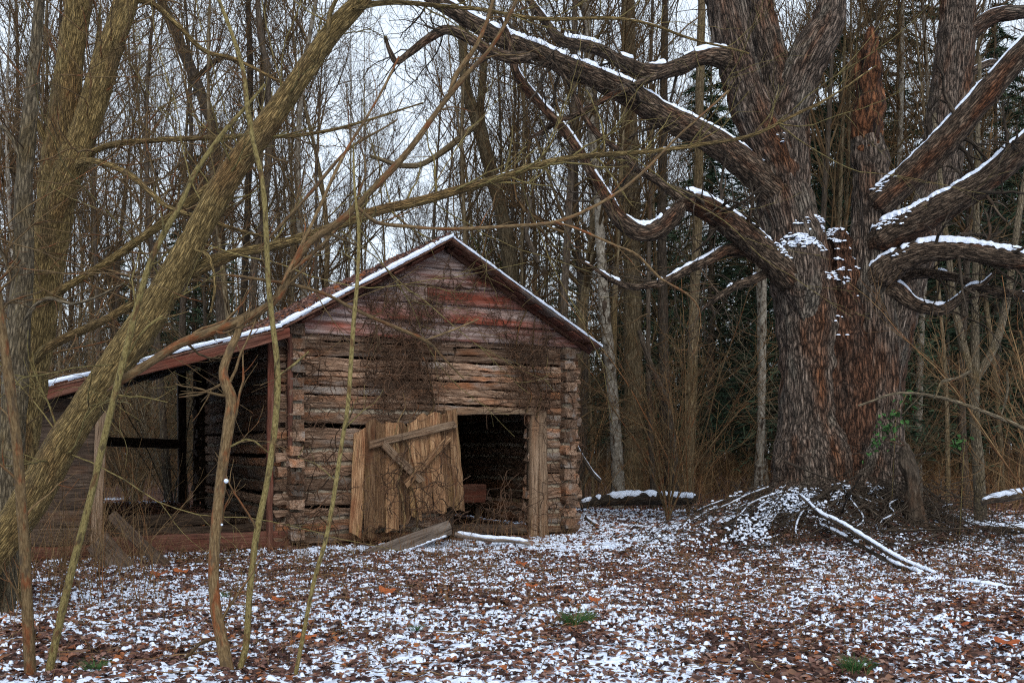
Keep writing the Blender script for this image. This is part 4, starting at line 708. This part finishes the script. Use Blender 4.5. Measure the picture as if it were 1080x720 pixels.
def proto_conifer(H, seed):
    n = 12; z = np.linspace(-.2, H, n); pth = np.stack((z * 0, z * 0, z), -1); rad = .16 * (1 - z / H) + .015; a = MB(); tubes(a, pth, rad, 8)
    k = 230; zb = H * (1 - rng.random(k) ** .75 * .86); L_ = (H - zb) * .30 * rng.uniform(.6, 1.15, k) + .25; az = rng.uniform(0, 6.28, k); m_ = 6; s = np.linspace(0, 1, m_)
    br = np.stack((np.cos(az)[:, None] * L_[:, None] * s, np.sin(az)[:, None] * L_[:, None] * s, zb[:, None] + L_[:, None] * (.22 * s - .45 * s ** 2)), -1); tubes(a, br, .02 * np.linspace(1, .3, m_)[None] * np.ones((k, 1)), 3)
    q = 70; t_ = rng.random((k, q)) ** .7; bi = np.repeat(np.arange(k), q); tt = t_.ravel(); base = np.stack((np.cos(az[bi]) * L_[bi] * tt, np.sin(az[bi]) * L_[bi] * tt, zb[bi] + L_[bi] * (.22 * tt - .45 * tt ** 2)), -1)
    d = nrm(rng.normal(0, 1, (k * q, 3)) * (1, 1, .45) + np.stack((np.cos(az[bi]), np.sin(az[bi]), -.25 + 0 * tt), -1) * .8); sd_ = nrm(np.cross(d, rng.normal(0, 1, (k * q, 3)))); ln = rng.uniform(.16, .42, k * q)[:, None]
    V = np.stack((base - sd_ * .022, base + sd_ * .022, base + d * ln), 1); f = MB(); f.add(V, None, np.arange(k * q * 3).reshape(-1, 3), None, np.repeat(rng.random(k * q), 3)); return a.build('trunk', M['darkbark']), f.build('needles', M['needle'], None, False)
def proto_shrub(mt, H, seed, stems=8):
    a0 = rng.uniform(0, 6.28, stems); n = 14; s = np.linspace(0, 1, n); ln = H * rng.uniform(.6, 1.1, stems); out = rng.uniform(.15, .8, stems)
    pth = np.stack((np.cos(a0)[:, None] * out[:, None] * ln[:, None] * s ** 1.3, np.sin(a0)[:, None] * out[:, None] * ln[:, None] * s ** 1.3, ln[:, None] * s * (1 - .12 * s)), -1); pth = pth + .12 * np.stack([vn(pth * .9 + 7 * k, seed + k) for k in range(3)], -1) * s[None, :, None]
    a = MB(); rr = rng.uniform(.010, .024, stems)[:, None] * np.linspace(1, .3, n); tubes(a, pth, rr, 6); P1, R1 = grow(pth, rr, 9, .15, 1, 40, 14, H * .28, 8, .03, .14, .55, .005); P2, R2 = grow(P1, R1, 5, .2, 1, 42, 14, H * .11, 5, .02, .14, .65, .0035)
    b_ = MB(); tubes(b_, P1, R1, 4); tubes(b_, P2, R2, 3); return a.build('stem', M[mt]), b_.build('crown', M[mt])
def plant(proto, name, x, y, sc_, rz, label, cat, group, tilt=(0, 0)):
    root = empty(name, (x, y, float(gh(x, y))), label, cat, group, rz); root.scale = (sc_[0], sc_[0], sc_[1]); root.rotation_euler = (tilt[0], tilt[1], rz)
    for o in proto:
        c = o if not o.get('used') else o.copy()
        if o.get('used'): C.objects.link(c)
        else: o['used'] = 1
        c.parent = root
    return root
KINDS = [('wood_grey', 'grey'), ('darkbark', 'dark'), ('mottled', 'pale')]
TP = {k: [proto_tree(k, rng.uniform(15, 21), rng.uniform(.065, .115), 100 + 7 * i + 50 * j, int(rng.integers(24, 34)), rng.uniform(.22, .42)) for i in range(nk)] for j, (k, nk) in enumerate((('wood_grey', 6), ('darkbark', 5), ('mottled', 3)))}
taken = [(OX, OY, 4.0), (4.8, 22, 2.5)]
def free(x, y, d):
    u, v = buv(x, y)
    if -5 < u < 6.2 and -9 < v < 8: return False
    for a, b_, r_ in taken:
        if (x - a) ** 2 + (y - b_) ** 2 < (max(r_, d)) ** 2: return False
    taken.append((x, y, d)); return True
def zone(px):
    return 'left of the barn' if px < 180 else 'behind the barn' if px < 605 else 'between barn and oak' if px < 880 else 'right of the oak'
cnt = 0; tries = 0
while cnt < 225 and tries < 9000:
    tries += 1; y = 24 + 52 * random.random() ** 0.9; px = random.uniform(-60, 1140); x = (px - HX) / F * y
    if not free(x, y, 1.0): continue
    k = random.choices(KINDS, (5, 4, 1))[0]; s = random.uniform(.6, 1.25)
    plant(random.choice(TP[k[0]]), 'bare_tree', x, y, (s * random.uniform(.75, 1.15), random.uniform(.85, 1.2)), random.uniform(0, 6.28), 'bare slim tree with %s bark in the woods %s' % (k[1], zone(px)), 'tree', '%s trees in the woods %s' % (k[1], zone(px)), (random.gauss(0, .03), random.gauss(0, .03))); cnt += 1
CP = [proto_conifer(h, i) for i, h in enumerate((13, 15, 17))]
cons = [(690, 44), (750, 36), (800, 42), (872, 33), (905, 40), (948, 34), (1010, 48), (1060, 42), (640, 58), (720, 60), (780, 62), (840, 56), (980, 58), (1095, 52), (205, 48), (190, 60), (120, 62), (590, 66), (886, 30), (1050, 33), (1075, 38), (660, 70), (930, 62), (1040, 64)]
for i, (px, y) in enumerate(cons):
    x = (px - HX) / F * y; plant(CP[i % 3], 'evergreen_tree', x, y, (random.uniform(1.0, 1.35), random.uniform(.85, 1.15)), random.uniform(0, 6.28), 'dark evergreen in the woods %s' % zone(px), 'tree', 'dark evergreens in the woods %s' % zone(px))
SP = [proto_shrub(k, rng.uniform(4, 6.5), 300 + i, int(rng.integers(6, 11))) for i, k in enumerate(('redtwig', 'twig', 'greybark', 'brush', 'twig'))]
sh = 0; tries = 0
while sh < 62 and tries < 4000:
    tries += 1; y = 12.5 + 24 * random.random(); px = random.choice((random.uniform(-60, 330), random.uniform(-60, 1130))); x = (px - HX) / F * y; u, v = buv(x, y)
    if -4.6 < u < 5.8 and -4.5 < v < 8.0: continue
    if 330 < px < 1100 and y < 21: continue
    sh += 1; s = random.uniform(.7, 1.15); plant(random.choice(SP), 'bare_shrub', x, y, (s, s), random.uniform(0, 6.28), 'bare twiggy shrub growing in the undergrowth %s' % zone(px), 'shrub', 'bare shrubs %s' % zone(px))
# the far wood that reads as one mass, and the dead undergrowth below it
mb = MB(); n = 900; y = rng.uniform(76, 125, n); x = rng.uniform(-1, 1, n) * y * .62; K = 9; H = rng.uniform(9, 20, n); s = np.linspace(0, 1, K)
pth = np.stack((x[:, None] + rng.normal(0, .8, (n, 1)) * s, y[:, None] + 0 * s, H[:, None] * s), -1); rr = rng.uniform(.06, .17, n)[:, None] * np.linspace(1, .15, K); tubes(mb, pth, rr, 4)
P1, R1 = grow(pth, rr, 13, .15, .98, 45, 12, 4.2, 6, .08, .14, .5, .02); P2, R2 = grow(P1, R1, 4, .2, 1, 40, 12, 1.6, 4, .05, .14, .7, .015); tubes(mb, P1, R1, 3); tubes(mb, P2, R2, 3)
n = 2600; y = rng.uniform(55, 115, n); x = rng.uniform(-1, 1, n) * y * .62; K = 7; H = rng.uniform(4, 9, n); s = np.linspace(0, 1, K)
pth = np.stack((x[:, None] + rng.normal(0, .9, (n, 1)) * s, y[:, None] + 0 * s, H[:, None] * s), -1); rr = rng.uniform(.02, .05, n)[:, None] * np.linspace(1, .2, K); tubes(mb, pth, rr, 3); P1, R1 = grow(pth, rr, 12, .1, .98, 45, 14, 2.2, 5, .05, .16, .5, .012); tubes(mb, P1, R1, 3)
tag(mb.build('far_woods', M['darkbark']), 'far bare woods massed behind the nearer trunks', 'woods', None, 'stuff')
def stalks(mb, n, y0, y1, h0, h1, r0, r1, pw=.4, keep=None, lean=.18, br=3):
    x, y = infield(n, y0, y1, pw, 1.2); u, v = buv(x, y); ok = ~((u > -3.9) & (u < 5.6) & (v > -.4) & (v < 7.4)) & ~((u > -7) & (u < 1) & (v > 6) & (v < 16) & (rng.random(len(u)) < .85))
    if keep is not None: ok &= keep(x, y)
    x, y = x[ok], y[ok]; n = len(x); K = 6; s = np.linspace(0, 1, K); H = rng.uniform(h0, h1, n) * (.6 + .7 * rng.random(n)); lx, ly = rng.normal(0, lean, n), rng.normal(0, lean, n)
    p = np.stack((x[:, None] + lx[:, None] * H[:, None] * s ** 1.5, y[:, None] + ly[:, None] * H[:, None] * s ** 1.5, gh(x, y)[:, None] + H[:, None] * s), -1); rr = rng.uniform(r0, r1, n)[:, None] * np.linspace(1, .35, K); tubes(mb, p, rr, 3)
    if br: P1, R1 = grow(p, rr, br, .3, 1, 35, 14, float(h1) * .30, 4, .03, .16, .6, r0 * .6); tubes(mb, P1, R1, 3)
mb = MB(); stalks(mb, 9500, 21, 60, .4, 1.7, .004, .010, .5, None, .5, 6); stalks(mb, 380, 24, 70, 2.0, 4.0, .008, .018, .5, None, .12, 6)
tag(mb.build('undergrowth', M['brush']), 'dense brown dead brush under the trees', 'undergrowth', None, 'stuff')
mb = MB(); cl = lambda x, y: vn(np.stack((x, y, x * 0), -1) * .8, 88) > -.1
stalks(mb, 4200, 6.6, 21, .08, .42, .0016, .004, .5, cl, .3, 3)
nS = 3600; x, y = infield(nS, 6, 20, .6); a = rng.uniform(0, 6.28, nS); L_ = rng.uniform(.08, .5, nS); q = np.linspace(0, 1, 5); px_, py_ = x[:, None] + np.cos(a)[:, None] * L_[:, None] * q, y[:, None] + np.sin(a)[:, None] * L_[:, None] * q
tubes(mb, wig(np.stack((px_, py_, rough(px_, py_) + .03), -1), .02, 6, 3), rng.uniform(.002, .006, nS)[:, None] * np.linspace(1, .5, 5), 3)
side = lambda x, y: ((x / y * F + HX) < 165) & (y > 9)
stalks(mb, 1200, 9, 15, .4, 1.5, .002, .006, .3, side, .3, 5)
def barnfoot(x, y): u, v = buv(x, y); return (v > -1.2) & (v < -.2) & (u > -3.6) & (u < 5.3)
stalks(mb, 4200, 13, 19.5, .15, .6, .0025, .005, .2, barnfoot, .4, 3)
tag(mb.build('dead_weeds', M['brush']), 'dry brown weed stalks standing through the snow', 'weeds', None, 'stuff')
# ------------------------------------------------------------------ small things
def big_leaf(px, py, size, lab):
    Yd = CAMH * F / (py - HY); c_ = P(px, py, Yd); k = 22; a = np.arange(k) * 2 * np.pi / k; rr = size * (.38 + .62 * np.abs(np.cos(a * 2.5)) ** .9) * rng.uniform(.8, 1.1, k); up = .4 * rng.random() + .1
    V = np.stack((np.cos(a) * rr, np.sin(a) * rr * .8, .25 * rr * np.sin(a * 3 + 1) + up * np.sin(a) * rr), -1); V = np.vstack((V, (0, 0, -.05 * size))); z0 = V[:, 2].min(); V[:, 2] -= z0
    kk = np.arange(k); mbx = MB(); mbx.add(V, None, np.stack((np.full(k, k), kk, (kk + 1) % k), -1)); o = mbx.build('fallen_leaf', M['orange'], None, False); o.location = (c_[0], c_[1], float(rough(c_[0], c_[1]))); tag(o, lab, 'leaf', 'large fallen leaves')
for px, py, s, lb in ((407, 634, .13, 'large curled orange leaf on the snow below the barn door'), (930, 637, .10, 'orange leaf standing up on the snow below the oak'), (878, 606, .12, 'rust leaf at the foot of the brush heap'), (1062, 690, .12, 'big rust brown leaf in the lower right corner'), (1012, 668, .10, 'dark rust leaf left of the corner leaf'), (560, 622, .10, 'orange leaf lying under the second of two middle leaves'), (550, 592, .12, 'flat orange leaf lying before the doorway'), (627, 648, .09, 'small red leaf near the green grass tuft'), (165, 612, .16, 'dark rust leaf on the snow in front of the shed'), (190, 606, .13, 'bright orange leaf beside the shed mouth'), (293, 638, .10, 'orange brown leaf right of the green sapling'), (322, 682, .12, 'brown leaf beside the thin olive stem')):
    big_leaf(px, py, s * .85, lb)
def tuft(px, py, w_, h_, n, lab):
    Yd = CAMH * F / (py - HY); c_ = P(px, py, Yd); root = empty('grass_tuft', (c_[0], c_[1], float(gh(c_[0], c_[1]))), lab, 'grass tuft'); K = 5; s = np.linspace(0, 1, K); a = rng.uniform(0, 6.28, n); o = rng.random(n) * w_
    p = np.stack((np.cos(a)[:, None] * (o[:, None] + w_ * .8 * s ** 2), np.sin(a)[:, None] * (o[:, None] + w_ * .8 * s ** 2), h_ * rng.uniform(.5, 1, n)[:, None] * s), -1); mbx = MB(); tubes(mbx, p, .0028 * np.linspace(1, .2, K)[None] * np.ones((n, 1)), 3); mbx.build('blades', M['green'], root)
tuft(607, 668, .13, .14, 160, 'green grass tuft on the snow in the middle foreground'); tuft(903, 716, .10, .12, 110, 'green grass tuft at the bottom edge below the oak'); tuft(238, 632, .05, .10, 50, 'small green tuft behind the crooked sapling'); tuft(440, 672, .05, .06, 40, 'tiny green tuft left of the middle grass tuft'); tuft(100, 716, .08, .08, 70, 'green grass tuft in the lower left corner')
def sprig(px, py, Yd, w_, h_, n, lab, cat, mt):
    c_ = P(px, py, Yd); q = rng.normal(0, 1, (n, 3)) * (w_, w_ * .6, h_); q[:, 0] += q[:, 2] * .5; root = empty('evergreen_sprig', (c_[0], c_[1], float(gh(c_[0], c_[1]))), lab, cat); mbx = MB(); leaves(mbx, q[:, 0], q[:, 1], q[:, 2] + c_[2] - root.location[2], rng.uniform(.05, .11, n), .6, rng.random(n)); mbx.build('leaves', M[mt], root, False)
    mbx = MB(); K = 8; z = np.linspace(0, c_[2] - root.location[2] + h_, K); tubes(mbx, np.stack((z * .05, z * 0, z), -1), np.full(K, .006), 4); mbx.build('stem', M['sapling'], root)
sprig(940, 448, 15.9, .12, .28, 90, 'green leafy sprig against the right side of the oak', 'plant', 'green'); sprig(1012, 467, 15.5, .06, .06, 22, 'small green leaf sprig right of the oak brush', 'plant', 'green')
for px, py, Yd, w_, h_ in ((720, 330, 34, .8, .8), (505, 272, 30, .5, .4)): sprig(px, py, Yd, w_, h_, 420, 'holly bush with olive leaves in the woods %s' % ('between barn and oak' if px > 600 else 'above the barn ridge'), 'shrub', 'olivel')
